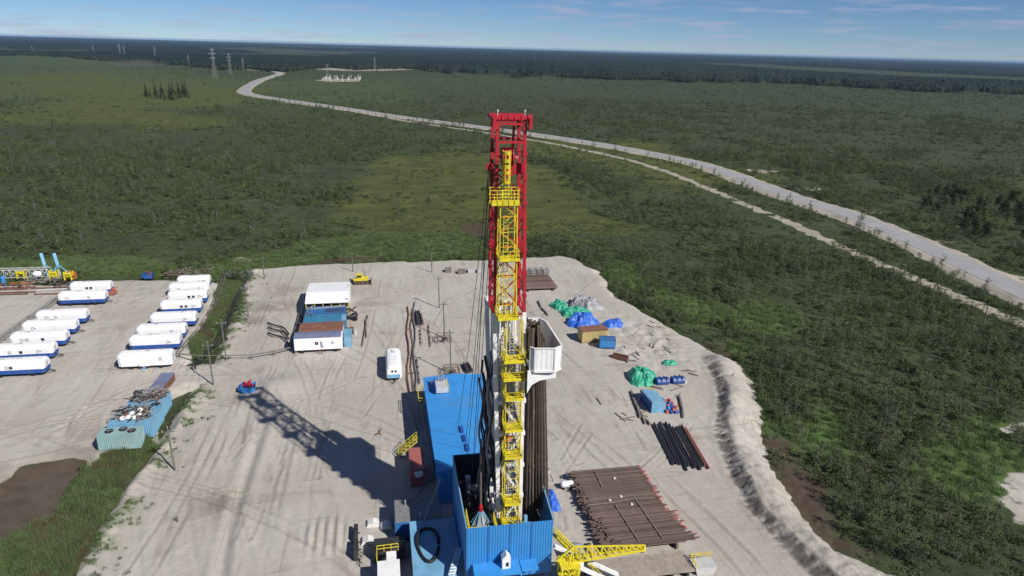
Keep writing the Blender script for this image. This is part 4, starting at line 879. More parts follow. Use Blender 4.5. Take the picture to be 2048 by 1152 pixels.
# ------------------------------------------------------------------ trailers
def trailer_parts(root, length=9.4, skirt=True, seed=0, emblem=True, windows=0, along='x', hitch=1):
    W, L2 = 1.45, length/2
    prof = [(-W, 1.55), (-W, 2.55), (-1.15, 3.05), (-.6, 3.2), (.6, 3.2), (1.15, 3.05), (W, 2.55), (W, 1.55)]
    mb = MB(); secs = [(-L2, .84, -.22), (-L2+.5, 1, 0), (L2-.5, 1, 0), (L2, .84, -.22)]; n = len(prof); vs = []
    for x, s, dz in secs:
        for y, z in prof: vs.append((x, y*s, z+(dz*(z-1.55)/1.77)))
    fs = [(i*n+k, (i+1)*n+k, (i+1)*n+(k+1) % n, i*n+(k+1) % n) for i in range(3) for k in range(n)] + [tuple(range(n)), tuple(range(4*n-1, 3*n-1, -1))]
    mb.add(vs, fs); body = mb.build('body', MT['trailer'], root)
    for x in (-L2*.33, L2*.33): m2 = MB(); m2.box(x-.03, x+.03, -.56, .56, 3.19, 3.24); m2.build('roof_seam', MT['lgrey'], body)
    mb = MB(); s = .82
    mb.add([(-L2+.55, -W-.02, .75), (L2-.55, -W-.02, .75), (L2-.02, -W*s, .75), (L2-.02, W*s, .75), (L2-.55, W+.02, .75), (-L2+.55, W+.02, .75), (-L2+.02, W*s, .75), (-L2+.02, -W*s, .75)] +
           [(-L2+.55, -W-.02, 1.56), (L2-.55, -W-.02, 1.56), (L2-.02, -W*s, 1.56), (L2-.02, W*s, 1.56), (L2-.55, W+.02, 1.56), (-L2+.55, W+.02, 1.56), (-L2+.02, W*s, 1.56), (-L2+.02, -W*s, 1.56)],
           [tuple(range(7, -1, -1)), tuple(range(8, 16))]+[(i, (i+1) % 8, 8+(i+1) % 8, 8+i) for i in range(8)])
    mb.build('skirt', MT['navy'] if skirt else MT['trailer'], root)
    for x in (-L2*.55, L2*.55):
        for y in (-1.05, 1.05): mb = MB(); mb.lathe([(.2, -.14), (.42, -.14), (.46, 0), (.42, .14), (.2, .14)], (x, y, .45), 14, 'y'); mb.build('wheel', MT['black'], root)
    mb = MB(); mb.box(-L2+.4, L2-.4, -.5, .5, .55, .74); [mb.box(x-.12, x+.12, -1.0, 1.0, .38, .55) for x in (-L2*.55, L2*.55)]; mb.build('chassis', MT['dark'], root)
    mb = MB(); mb.bar((hitch*(L2-.2), -.5, .6), (hitch*(L2+1.3), 0, .5), .1); mb.bar((hitch*(L2-.2), .5, .6), (hitch*(L2+1.3), 0, .5), .1); mb.build('drawbar', MT['dark'], root)
    if emblem is not None:
        e = emblem_mb(.8).build('emblem', MT['dark'], root); e.location = (emblem, -W-.03, 2.0)
    for wx in (windows or ()):
        m2 = MB(); m2.box(wx-.27, wx+.27, -W-.03, -W+.05, 1.8, 2.3); w = m2.build('window', MT['glass'], root)
        m2 = MB(); [m2.bar(a, b, .06) for a, b in (((wx-.3, -W-.03, 1.77), (wx+.3, -W-.03, 1.77)), ((wx-.3, -W-.03, 2.33), (wx+.3, -W-.03, 2.33)), ((wx-.3, -W-.03, 1.77), (wx-.3, -W-.03, 2.33)), ((wx+.3, -W-.03, 1.77), (wx+.3, -W-.03, 2.33)))]; m2.build('frame', MT['lgrey'], w)
    r_ = random.Random(seed*31+int(length*10)); mb = MB(); x_ = r_.uniform(-2.5, 2.5); mb.box(x_-.45, x_+.45, -.3, .3, 3.19, 3.3); mb.build('roof_hatch', MT['lgrey'], root)
    mb = MB(); x_ = r_.uniform(-3, 3); mb.prism([(-.3, 2.4), (.25, 2.45), (.35, 1.6), (.1, 1.62), (.02, 1.9), (-.15, 1.58), (-.28, 1.6)], -W-.012, -W-.002, 'y'); mb.v = [(a+x_, b, c) for a, b, c in mb.v]; mb.build('rust_streak', MT['lgrey'], root) if r_.random() < .6 else None
    mb = MB(); [mb.bar((-hitch*(L2-.1)+q*hitch*.0, -.25, z), (-hitch*(L2-.1), .25, z), .05) for q, z in enumerate(np.arange(.9, 3.1, .3))]; [mb.bar((-hitch*(L2+.02), y, .8), (-hitch*(L2-.12), y, 3.1), .06) for y in (-.27, .27)]; mb.build('end_ladder', MT['grey'], root)
    mb = MB(); mb.box(L2-.1, L2+.02, -.4, .4, 1.62, 2.6); d = mb.build('end_door', MT['lgrey'], root)
    mb = MB(); mb.box(-1.0, 1.0, -.12, .12, 3.21, 3.33) if seed % 3 == 0 else mb.lathe([(.13, 0), (.13, .35)], (L2*.6, .2, 3.15), 8); mb.build('roof_vent', MT['lgrey'], root)
GL, GR = 'white trailers in the left camp row', 'white trailers in the right camp row'
LT = [(182, 592, 'rearmost white trailer of the left row, reddish gear behind its right end', 9.0, None, (-.6, .3), 1),
      (165, 612, 'white trailer with broad blue skirt and emblem, second from back of left row', 10, -3.1, (), 1),
      (124, 652, 'white trailer with emblem at left, just after the gap in the left row', 9.8, -2.8, (), 1),
      (100, 674, 'white trailer in mid left row, third from its near end beyond two', 10, -2.9, (), 1),
      (78, 698, 'white trailer third from the near end of left row, beside the pipe fence', 10, -2.8, (1.0,), 1),
      (50, 724, 'white trailer with dark window, second from the near end of left row', 10.2, 2.6, (-.4,), 1),
      (33, 756, 'nearest white trailer of the left row, cut by the left edge', 9.8, None, (-.6,), 1)]
LT[3] = (100, 674, 'white trailer in mid left row, fourth from its near end', 10, -2.9, (), 1)
RT = [(388, 579, 'rearmost white trailer of the right row, dark end toward the grass strip', 7.6, 2.2, (), -1),
      (377, 594, 'white trailer with a white box on its right end, second from back of right row', 8.6, 2.6, (), -1),
      (376, 610, 'white trailer with two windows and emblem, third from back of right row', 8.6, 2.6, (.4, 1.4), -1),
      (363, 630, 'white trailer with two windows, just beyond the wide blue-skirted one', 8.6, 2.6, (.2, 1.2), -1),
      (348, 657, 'white trailer with long blue skirt, directly beyond the touching pair', 9.2, 2.4, (), -1),
      (324, 682, 'farther white trailer of the touching pair in the right row', 9.4, None, (), -1),
      (311, 704, 'nearer white trailer of the touching pair, emblem at its right', 9.4, 2.6, (), -1),
      (292, 739, 'nearest white trailer of the right row, with steps and no blue skirt', 9.6, None, (), -1)]
for row, grp in ((LT, GL), (RT, GR)):
    for k, (px, py, lab, ln, em, wn, hi) in enumerate(row):
        x, y = G(px, py)
        t = thing('trailer_house', lab, 'trailer', (x, y+1.5, 0), radians(rnd.uniform(-1, 1)), grp)
        trailer_parts(t, ln, not (grp == GR and k == 7), k, em, wn, hitch=hi)
        if grp == GR and k == 1: m2 = MB(); m2.box(4.25, 4.9, -1.0, .1, 1.6, 3.0); m2.build('end_box', MT['white'], t)
        if grp == GR and k == 7:
            m2 = MB(); m2.box(-.9, .9, -1.95, -1.48, .9, 1.5); [m2.box(-.5, .1, -1.75-.28*q, -1.5-.28*q, .65-.22*q, .7-.22*q) for q in range(3)]; m2.build('steps', MT['white'], t); m2 = MB(); m2.box(-.3, .2, -2.1, -1.96, .35, .75); m2.build('step_box', MT['blue'], t)
x, y = G(788, 766)
t = thing('lone_trailer', 'white trailer standing alone end-on on the open sand beyond the blue shed', 'trailer', (x+.1, y+4.9, 0), radians(90))
trailer_parts(t, 8.8, False, 1, None, (), hitch=-1)
for s in (-.5, .15): mb = MB(); mb.box(-4.42, -4.3, s, s+.4, 1.95, 2.35); mb.build('window', MT['glass'], t)
mb = MB(); mb.box(-4.45, -4.2, -1.1, 1.1, .8, 1.5); mb.build('end_panel', MT['pale_blue'], t)
# reddish gear behind the rearmost left trailer
x, y = G(217, 592); t = thing('red_gear', 'orange-red machine parts heaped at the right end of the rearmost left trailer', 'machinery', (x+.4, y+1.2, 0))
mb = MB(); mb.box(-.9, .7, -.8, .8, .2, 1.0); mb.build('base', MT['redbrown'], t); mb = MB(); mb.bar((-.5, 0, 1), (1.3, .3, 1.7), .25); mb.bar((.5, -.5, .4), (1.7, -.3, 1.0), .2); mb.build('arms', MT['orange'], t)

# ------------------------------------------------------------------ central generator row
t = thing('work_trailer', 'big white wheeled trailer with blue-grey roof, nearest of the central row', 'trailer', (-13.3, 136.9, 0))
mb = MB(); mb.box(-4.85, 4.65, -1.55, 1.55, .85, 3.5); mb.build('body', MT['trailer'], t, bevel=.06)
mb = MB(); mb.prism([(-1.62, 3.51), (1.62, 3.51), (1.62, 3.62), (0, 3.82), (-1.62, 3.62)], -4.9, 4.4, 'x'); mb.build('roof', MT['slate'], t)
for x in (-.45, 2.7):
    mb = MB(); mb.box(x-.33, x+.33, -1.58, -1.5, 1.95, 2.6); w = mb.build('window', MT['glass'] if x < 0 else MT['lgrey'], t)
    mb = MB(); mb.box(x-.03, x+.03, -1.6, -1.585, 1.95, 2.6); mb.build('glazing_bar', MT['lgrey'], w)
mb = MB(); mb.prism([(.2, 2.6), (.75, 2.6), (.6, 2.0), (.95, 1.6), (.5, 1.1), (.3, 1.5)], -1.57, -1.552, 'y'); mb.build('peeling_patch', MT['grey'], t)
for x in (-3.4, 3.2):
    for y in (-1.1, 1.1): mb = MB(); mb.lathe([(.2, -.15), (.44, -.15), (.48, 0), (.44, .15), (.2, .15)], (x, y, .48), 14, 'y'); mb.build('wheel', MT['black'], t)
mb = MB(); mb.box(-4.6, 4.5, -.6, .6, .6, .84); mb.bar((-.7, -1.5, .8), (.2, -2.2, .05), .1); mb.bar((0, -1.5, .8), (.8, -2.2, .05), .1); mb.build('chassis', MT['rust'], t)
t = thing('rust_roof_unit', 'brown rusty roofed unit directly behind the big white wheeled trailer', 'container', (-13.1, 141.6, 0))
mb = MB(); mb.box(-4.4, 4.3, -2.6, 2.5, .2, 3.25); mb.build('body', MT['mid_blue'], t)
mb = MB(); mb.prism([(-2.7, 3.26), (2.6, 3.26), (2.6, 3.4), (0, 3.62), (-2.7, 3.4)], -4.5, 4.4, 'x'); mb.build('roof', MT['brown_roof'], t)
mb = MB(); mb.bar((-4.3, -1.2, 3.62), (.2, -1.1, 3.66), .14, .1); mb.bar((.9, -1.0, 3.62), (4.2, -.9, 3.62), .14, .1); mb.build('roof_poles', MT['rust'], t)
mb = MB(); mb.box(4.3, 4.36, -1.6, 2.4, .3, 3.2); mb.build('end_wall', MT['white'], t)
t = thing('blue_unit', 'worn teal-blue roofed container behind the rusty brown one', 'container', (-12.8, 147.2, 0))
mb = MB(); mb.box(-4.4, 4.5, -2.4, 2.4, .2, 3.0); mb.build('body', MT['teal_blue'], t)
mb = MB(); mb.box(-4.5, 4.6, -2.5, 2.5, 3.01, 3.14); mb.build('roof', MT['teal_blue'], t); mb = MB(); mb.rail([(-4.2, 1.2, 3.1), (-2.9, 1.2, 3.1), (-2.9, 2.4, 3.1)], .9, .07, .6); mb.build('railing', MT['grate'], t)
mb = MB(); mb.box(3.5, 3.56, -2.4, 1.6, 3.14, 3.3); mb.box(3.6, 4.55, -1.9, 1.7, 3.14, 3.2); mb.build('roof_hatch', MT['pale_blue'], t)
t = thing('deep_blue_unit', 'deep blue low container between the teal one and the white roofed shed', 'container', (-12.6, 153.0, 0))
mb = MB(); mb.box(-4.6, 4.0, -2.2, 2.2, .2, 2.8); mb.build('body', MT['navy'], t); mb = MB(); mb.box(-4.7, 4.1, -2.3, 2.3, 2.81, 2.95); mb.build('roof', MT['mid_blue'], t)
mb = MB(); [mb.box(-.4, 3.6, y, y+.3, 2.96, 3.1) for y in (-1.6, -.4)]; mb.build('roof_beams', MT['dark'], t)
mb = MB(); mb.bar((-4.5, .5, 3.0), (3.8, 1.4, 3.2), .3); mb.tube([(-4.4, -.5, 3), (-3.6, -.6, 3.7), (-3.2, .4, 3.8), (-4.3, 1.0, 3.2)], .09, 6); mb.build('roof_pipe', MT['grey'], t)
t = thing('machinery_heap', 'tangle of dark machinery at the right end of the deep blue container', 'machinery', (-7.6, 153.6, 0))
mb = MB(); r_ = random.Random(5)
for k in range(14): a = Vector((r_.uniform(-1.6, 1.4), r_.uniform(-1.5, 1.5), r_.uniform(.2, 2.6))); mb.bar(a, a+Vector((r_.uniform(-1.4, 1.4), r_.uniform(-1, 1), r_.uniform(-.8, .8))), r_.uniform(.12, .4))
mb.build('frames', MT['dark'], t); mb = MB(); mb.lathe([(.4, -.3), (1.0, -.25), (1.0, .25), (.4, .3)], (1.2, -.6, 1.1), 16, 'x'); mb.build('flywheel', MT['black'], t)
t = thing('white_shed', 'open-fronted shed with a white two-slope roof and yellow posts', 'shed', (-12.9, 163.0, 0))
mb = MB(); mb.prism([(-7.0, 3.45), (-2.4, 4.55), (6.2, 4.0), (6.2, 3.9), (-2.4, 4.44), (-7.0, 3.33)], -4.9, 4.9, 'x'); mb.build('roof', MT['white'], t)
mb = MB(); mb.box(-4.85, -4.75, -6.6, 6.0, .1, 3.5); mb.box(-4.7, 4.7, 5.8, 5.9, .1, 3.9); mb.box(4.75, 4.85, -2, 6.0, .1, 3.6); mb.build('wall', MT['white'], t)
for k in range(6): mb = MB(); mb.box(-4.7+1.88*k-.09, -4.7+1.88*k+.09, -6.7, -6.5, 0, 3.35); mb.build('post', MT['yellow'], t)
mb = MB(); mb.bar((-4.7, -6.6, 2.2), (4.7, -6.6, 2.2), .12); mb.bar((-4.7, -6.6, 3.2), (4.7, -6.6, 3.2), .14); mb.build('rail', MT['tan'], t)
for k in range(3): mb = MB(); mb.box(-3.6+2.7*k, -1.6+2.7*k, -5.4, -2.2, .1, 1.9); mb.lathe([(.3, 1.9), (.3, 2.5)], (-2.6+2.7*k, -3.6, 0), 10); tag(mb.build('engine_unit', MT['rust'], loc=(-12.9, 163, 0)), 'rust-brown engine block inside the white roofed shed', 'engine', 'engines in the white shed')
for k in range(5): mb = MB(); mb.box(4.2, 4.65, -6+2.1*k, -5.5+2.1*k, 3.62+.1*min(k, 3), 3.9+.13*min(k, 3)); mb.build('roof_vent', MT['grey'], t)
t = thing('pale_blue_cabin', 'narrow pale blue cabin tucked beside the right end of the big white trailer', 'cabin', (-7.7, 139.9, 0))
mb = MB(); mb.box(-.75, .75, -2.3, 2.3, .1, 2.3); mb.build('wall', MT['cyan'], t); mb = MB(); mb.box(-.8, .8, -2.35, 2.35, 2.31, 2.4); mb.build('roof', MT['cyan'], t)
t = thing('rust_drum_stack', 'rusty drums and frame behind the narrow pale blue cabin', 'drums', (-7.4, 145.6, 0))
for k, (a, b) in enumerate(((-.5, 0), (.3, .4), (.1, -.6), (1.0, -.9))): mb = MB(); mb.lathe([(.4, 0), (.42, .6), (.4, 1.2)], (a, b, 0), 10); mb.build('drum', MT['rust'] if k < 3 else MT['lgrey'], t)
mb = MB(); mb.box(-.1, 0, -.2, -.1, 0, 3.2); mb.build('stub_post', MT['rust'], t)
# three pipes along the left side of the row, cable trays at the lower left
for k, (x, y0, y1, z) in enumerate(((-19.2, 138, 158, .2), (-18.5, 138, 163, .22), (-17.9, 135, 150, .25))):
    mb = MB(); mb.tube([(x, y0, z+.7), (x+.12, (y0+y1)/2, z+.75), (x, y1, z+.7)], .14, 6); [mb.box(x-.2, x+.2, y-.1, y+.1, 0, z+.58) for y in np.linspace(y0+1, y1-1, 4)]
    tag(mb.build('line_pipe', MT['grey'] if k == 2 else MT['dark']), ['dark pipe along the central row, outermost of three', 'longest dark pipe along the left of the central row', 'grey pipe nearest the left ends of the central row'][k], 'pipe')
for k, dy in enumerate((0, -4.0, -8.5)):
    px = [(536, 648), (548, 655), (563, 656), (570, 662), (578, 671)]; pts = [G(a, b+(0, 9, 20)[k]) for a, b in px]
    mb = MB(); mb.tube([(x, y, .35+.25*(i % 2)) for i, (x, y) in enumerate(pts)], .17, 6)
    tag(mb.build('cable_run', MT['black']), ['black hose snaking over the sand, farthest of three by the white trailer', 'black hose snaking over the sand, middle of three by the white trailer', 'black hose snaking over the sand, nearest of three by the white trailer'][k], 'hose')
# bulldozer
x, y = G(722, 571); t = thing('bulldozer', 'yellow bulldozer parked behind the white roofed shed', 'bulldozer', (x, y+1.6, 0))
for s in (-1, 1):
    mb = MB(); mb.prism([(-1.7, .15), (-2.0, .5), (-1.7, .95), (1.6, .95), (1.95, .5), (1.6, .12)], s*1.0-.28, s*1.0+.28, 'y'); tr_ = mb.build('track', MT['dark'], t)
    m2 = MB(); [m2.lathe([(.28, -.3), (.28, .3)], (q, s*1.0, .5), 10, 'y') for q in (-1.5, -.5, .5, 1.5)]; m2.build('roller', MT['rust'], tr_)
mb = MB(); mb.box(-1.9, .2, -.7, .7, .8, 1.5); mb.box(.1, 1.9, -.55, .55, .8, 1.95); mb.build('hull', MT['yellow'], t, bevel=.08)
mb = MB(); mb.box(-1.1, .25, -.75, .75, 1.5, 2.7); c_ = mb.build('cab', MT['yellow'], t, bevel=.08); mb = MB(); mb.box(-1.0, .15, -.78, .78, 1.9, 2.5); mb.box(.2, .29, -.65, .65, 1.9, 2.5); mb.build('window', MT['glass'], c_)
mb = MB(); mb.tube([(1.1, .2, 1.9), (1.1, .2, 2.8)], .09, 8); mb.build('exhaust', MT['dark'], t)
mb = MB(); mb.prism([(2.5, .1), (2.75, .1), (2.62, .6), (2.75, 1.15), (2.6, 1.15), (2.45, .6)], -1.7, 1.7, 'y'); mb.bar((1.2, -1.35, .5), (2.55, -1.35, .4), .16); mb.bar((1.2, 1.35, .5), (2.55, 1.35, .4), .16); mb.build('blade', MT['rust'], t)
mb = MB(); mb.bar((-1.9, 0, .9), (-2.9, 0, 1.3), .3); mb.prism([(-2.95, 1.4), (-2.75, 1.4), (-3.05, .2)], -.12, .12, 'y'); mb.build('ripper', MT['dark'], t)
# pipelines along Y, posts, panels on the open sand
for k, (a, b, r, m) in enumerate((((815, 615), (817, 788), .13, 'rust'), ((823, 620), (825, 786), .1, 'rust'), ((828, 605), (831, 786), .14, 'grate'), ((833, 720), (839, 770), .1, 'dark'), ((840, 660), (842, 692), .08, 'rust'), ((857, 652), (861, 695), .1, 'rust'), ((735, 632), (724, 694), .12, 'rust'), ((731, 640), (733, 678), .12, 'wood'))):
    p, q = Vector((*G(*a), 0)), Vector((*G(*b), 0)); n = 8; sid = Vector((1, 0, 0)); lo = 2.2 if k < 3 else .15
    mb = MB(); mb.tube([p.lerp(q, i/n)+sid*(.28*sin(i*1.7+k))*(k < 3)+Vector((0, 0, .3)) for i in range(n+1)], r, 6)
    for i in range(0, n, 2): c = p.lerp(q, (i+.5)/n); mb.box(c.x-.25, c.x+.25, c.y-.1, c.y+.1, 0, .18)
    tag(mb.build('sand_pipe', MT[m]), ['long rusty pipe on the sand, left of the three long ones', 'long rusty pipe on the sand, middle of the three long ones', 'long pipe on the sand, right of the three long ones', 'short dark pipe just right of the long sand pipes by blue roof', 'short rusty rod lying below the dark panel on the sand', 'short rusty pipe right of the thin rod on the sand', 'long rusty pipe right of the central container row', 'short timber beside the rusty pipe right of central row'][k], 'pipe')
for k, (a, b) in enumerate((((834, 625), (840, 651)), ((931, 730), (938, 747)))):
    x0, y0 = G(*b); x1, y1 = G(*a); t = thing('dark_trough', ['narrow dark steel trough beside the long pipes, mid sand', 'narrow dark steel trough just beyond the bright blue roof'][k], 'trough', (x0, y0, 0), atan2(y1-y0, x1-x0)-pi/2)
    l = sqrt((x1-x0)**2+(y1-y0)**2); mb = MB(); mb.box(-.55, .55, 0, l, .15, .5); mb.box(-.55, -.45, 0, l, .5, .8); mb.box(.45, .55, 0, l, .5, .8); mb.build('trough', MT['dark'], t); mb = MB(); mb.tube([(.95, .2, .15), (.9, l*.9, .15)], .07, 5); mb.build('side_bar', MT['rust'], t)
    mb = MB(); mb.box(-.6, .6, .3, .5, 0, .15); mb.box(-.6, .6, l-.5, l-.3, 0, .15); mb.build('feet', MT['rust'], t)

# ------------------------------------------------------------------ poles
def pole(name, label, px, py, h, arm=True, group=None, base=None, lean=0.0):
    x, y = G(px, py, base or 0); t = thing(name, label, 'utility pole', (x, y, gz(x, y)-.05 if base is None else base), 0, group); t.rotation_euler = (0, radians(lean), 0)
    mb = MB(); mb.tube([(0, 0, 0), (0, 0, h*.6), (0, 0, h)], [.15, .125, .10], 7); mb.build('post', MT['bark'], t)
    if arm:
        mb = MB(); mb.bar((-.9, 0, h-.7), (.9, 0, h-.7), .12); mb.bar((0, -.08, h-1.3), (.5, 0, h-.7), .05); mb.build('crossarm', MT['bark'], t)
        for q in (-.8, .8, 0): mb = MB(); mb.lathe([(.03, 0), (.07, .05), (.05, .2)], (q, 0, h-.64 if q else h), 7); mb.build('insulator', MT['lgrey'], t)
    return t
for px, py, h, lab in ((497, 633, 7.6, 'wooden pole on the left bank opposite the teal containers of central row'), (453, 720, 8.6, 'wooden pole by the end of the green grass strip'), (427, 770, 8.6, 'wooden pole at the corner of the side road and left bank'),
                       (350, 941, 7.2, 'wooden pole with crossarm right of the teal container'), (529, 558, 6.4, 'wooden pole at the far left corner of the sand pad'), (706, 544, 5.6, 'thin wooden pole behind the yellow bulldozer'),
                       (864, 545, 5.8, 'thin wooden pole at the far edge of sand, right of the bulldozer'), (879, 616, 8.2, 'wooden pole with crossarm, farthest of three in a line up the open sand'), (889, 676, 8.6, 'wooden pole inside the farther square guard frame'), (902, 747, 9.3, 'wooden pole inside the square guard frame next to bright blue roof')):
    pole('utility_pole', lab, px, py, h, py not in (544, 545, 558), 'wooden poles around the pad', lean=-1.2)
x, y = G(355, 1045); mb = MB(); mb.tube([(0, 0, -.1), (.05, 0, .8)], [.16, .13], 7); mb.bar((0, 0, .1), (-.5, .2, .5), .08); tag(mb.build('pole_stump', MT['bark'], loc=(x, y, gz(x, y))), 'short broken pole stump on the sand at lower left', 'post')
for k, (px, py) in enumerate(((1709, 527), (1966, 652), (1418, 382), (1208, 322))):
    pole('roadside_pole', ['bare pole beside the sand track, second nearest', 'bare pole beside the sand track nearest the right edge', 'bare pole beside the sand track, second farthest', 'farthest bare pole beside the sand track'][k], px, py, 6.0, False, 'poles along the sand track', -1.15)
for k, (px, py) in enumerate(((888, 682), (903, 748))):
    x, y = G(px, py); t = thing('guard_frame', ['farther square steel guard frame round a pole base', 'nearer square steel guard frame by the bright blue roof'][k], 'guard frame', (x, y, 0))
    mb = MB(); mb.rail([(-1.4, -1.2, 0), (1.4, -1.2, 0), (1.4, 1.4, 0), (-1.4, 1.4, 0), (-1.4, -1.2, 0)], 1.35, .09, 1.4); mb.build('rails', MT['rust'], t); mb = MB(); mb.box(-.5, .5, -.7, -.3, .5, .95); mb.build('switch_box', MT['dark'], t)
# wires between neighbouring poles
wires = [((497, 633), 7.0, (453, 720), 7.9), ((453, 720), 7.9, (427, 770), 7.9), ((529, 558), 6.2, (497, 633), 7.0), ((879, 616), 7.6, (889, 676), 8.0), ((889, 676), 8.0, (902, 747), 8.7), ((427, 770), 7.9, (350, 941), 6.6)]
for a, ha, b, hb in wires:
    p = Vector((*G(*a), ha)); q = Vector((*G(*b), hb)); mb = MB(); mb.tube([p.lerp(q, i/8)+Vector((.6, 0, -.7*sin(pi*i/8))) for i in range(9)], .018, 3)
    tag(mb.build('overhead_wire', MT['dark']), 'thin dark wire sagging between two wooden poles', 'wire', 'wires between the wooden poles')

# ------------------------------------------------------------------ small things on the pad
def dumpster(px, py, label, load, w=1.25, fill=None):
    x, y = G(px, py); t = thing('dumpster', label, 'dumpster', (x, y+1.2, 0), radians(4))
    mb = MB(); mb.prism([(-w*.8, .15), (w*.8, .15), (w, 1.3), (-w, 1.3)], -1.1, -1.02, 'y'); mb.prism([(-w*.8, .15), (w*.8, .15), (w, 1.3), (-w, 1.3)], 1.02, 1.1, 'y')
    mb.prism([(-w*.8, .15), (-w*.8+.08, .15), (-w+.08, 1.3), (-w, 1.3)], -1.02, 1.02, 'y'); mb.prism([(w*.8-.08, .15), (w*.8, .15), (w, 1.3), (w-.08, 1.3)], -1.02, 1.02, 'y'); mb.box(-w*.8, w*.8, -1.0, 1.0, .1, .2)
    mb.build('bin', MT['blue_wall'] if fill else MT['navy'], t); mb = MB(); mb.prism([(-w-.55, 1.0), (-w, 1.3), (-w*.85, .3)], -.9, .9, 'y'); mb.build('side_flap', MT['navy'], t)
    mb = MB(); r_ = random.Random(px)
    for k in range(12): c = Vector((r_.uniform(-.7, .7), r_.uniform(-.2, .9), r_.uniform(.8, 1.5))); mb.bar(c, c+Vector((r_.uniform(-.6, .6), r_.uniform(-.5, .5), r_.uniform(-.1, .3))), .3, .2)
    mb.build('load', load, t); return t
dumpster(496, 789, 'open blue dumpster heaped with dark red scrap on the left of the pad', MT['red'], fill=1)
dumpster(295, 559, 'dark blue skip at the far edge of the camp by the grass', MT['rust'], 1.15)
x, y = G(758, 868); mb = MB(); mb.bar((-.5, -.3, .12), (.1, .2, .15), .22); mb.bar((.05, .1, .1), (.45, .6, .7), .12); mb.bar((.1, 0, .1), (.4, -.5, .1), .1); tag(mb.build('bent_bracket', MT['rust'], loc=(x, y, 0)), 'small bent dark bracket lying alone on the sand left of blue shed', 'bracket')
for k, (px, py, m, w, lab) in enumerate(((897, 546, 'wood', .85, 'dark timber bundle, leftmost of four at the far sand edge'), (924, 549, 'wood', 1.05, 'brown timber bundle, second from left at the far sand edge'), (943, 547, 'lgrey', .95, 'pale grey crate, left of two by the red mast foot'), (961, 547, 'lgrey', .95, 'pale grey crate, nearest the red mast at the far sand edge'))):
    x, y = G(px, py); t = thing('bundle', lab, 'pallet', (x, y+.9, 0)); mb = MB()
    for i in range(5):
        for j in range(3): mb.box(-w+i*w*.4+.02, -w+(i+1)*w*.4-.02, -.9+.03*j, .9-.02*i, .15+.35*j, .47+.35*j)
    mb.build('load', MT[m], t); mb = MB(); mb.box(-w, w, -.7, -.5, 0, .15); mb.box(-w, w, .5, .7, 0, .15); mb.build('bearers', MT['dark'], t)
# pipe stacks at the far right of the pad
t0 = None
for i in range(16):
    x, y = 36.0+.25*sin(i*2.1), 168.6+.68*i
    if t0 is None: mb = MB(); mb.tube([(0, 0, 0), (8.8, 0, 0)], .33, 8); o = t0 = mb.build('brown_pipe', MT['pipe'])
    else: o = t0.copy(); COL.objects.link(o)
    o.location = (x, y, .75+.02*(i % 3)); tag(o, 'thick brown pipe in the stack behind the mast at the far sand edge', 'pipe', 'brown pipes stacked at the far edge')
t = thing('stack_bearers', 'dark bearers under the brown pipe stack behind the mast', 'bearers', (40.2, 174, 0))
for x in (-3.2, 3.4): mb = MB(); mb.box(x-.2, x+.2, -6, 5.6, 0, .42); mb.build('bearer', MT['dark'], t)
for k in range(5):
    t = thing('steel_crate', 'dark open crate in the short row behind the brown pipe stack', 'crate', (37.9+1.75*k, 182.6, 0), 0, 'dark crates behind the pipe stack')
    mb = MB(); mb.box(-.75, .75, -1.3, 1.3, .1, .3)
    for a in (-.72, .72):
        for b in (-1.27, 1.27): mb.box(a-.06, a+.06, b-.06, b+.06, .1, 1.5)
    for z in (.8, 1.45): mb.bar((-.72, -1.27, z), (.72, -1.27, z), .1); mb.bar((-.72, 1.27, z), (.72, 1.27, z), .1); mb.bar((-.72, -1.27, z), (-.72, 1.27, z), .1); mb.bar((.72, -1.27, z), (.72, 1.27, z), .1)
    mb.build('frame', MT['grate'], t); mb = MB(); mb.box(-.6, .6, -1.1, 1.1, .31, 1.1); mb.build('load', MT['wood'] if k % 2 else MT['grey'], t)
# storage yard on the right
tarp('grey_tarp', 'large grey tarpaulin heap, farthest of the storage yard', 1172, 612, 3.8, 4.2, 3.0, MT['tarp_grey'], 21)
tarp('green_tarp', 'green tarpaulin heap at the left end of storage yard, beside the grey one', 1118, 614, 2.1, 2.6, 1.8, MT['tarp_green'], 22)
tarp('green_tarp', 'long green tarpaulin heap between the grey and blue heaps', 1150, 628, 4.0, 2.7, 2.3, MT['tarp_green'], 23)
tarp('blue_tarp', 'big blue tarpaulin heap behind the yellowish container', 1166, 648, 4.2, 3.0, 2.8, MT['tarp_blue'], 24)
tarp('blue_tarp', 'smaller blue tarpaulin heap right of the big blue one', 1226, 651, 2.6, 2.0, 1.7, MT['tarp_blue'], 25)
tarp('green_tarp', 'tall green tarpaulin draped over dark gear by two blue bundles', 1283, 758, 2.6, 3.9, 2.3, MT['tarp_green'], 26)
tarp('green_tarp', 'small green tarpaulin alone on the rough sand near the berm', 1339, 727, 1.4, 1.2, .9, MT['tarp_green'], 27)
t = thing('yellow_container', 'yellowish shipping container with a brown roof beside the blue tarpaulin', 'container', (44.5, 135.3, 0), radians(5))
mb = MB(); mb.box(-3.0, 3.0, -1.5, 1.5, .15, 2.6); mb.build('body', MT['tan'], t)
for x in np.arange(-2.7, 3, .6): pass
mb = MB(); [mb.box(x, x+.12, -1.56, -1.5, .25, 2.45) for x in np.arange(-2.8, 2.8, .35)]; mb.build('ribs', MT['tan'], t)
mb = MB(); mb.box(-3.05, 3.05, -1.6, 1.55, 2.61, 2.72); mb.build('roof', MT['brown_roof'], t); mb = MB(); mb.box(-3.06, -3.0, -1.3, 1.3, .3, 2.5); mb.build('door', MT['tan'], t)
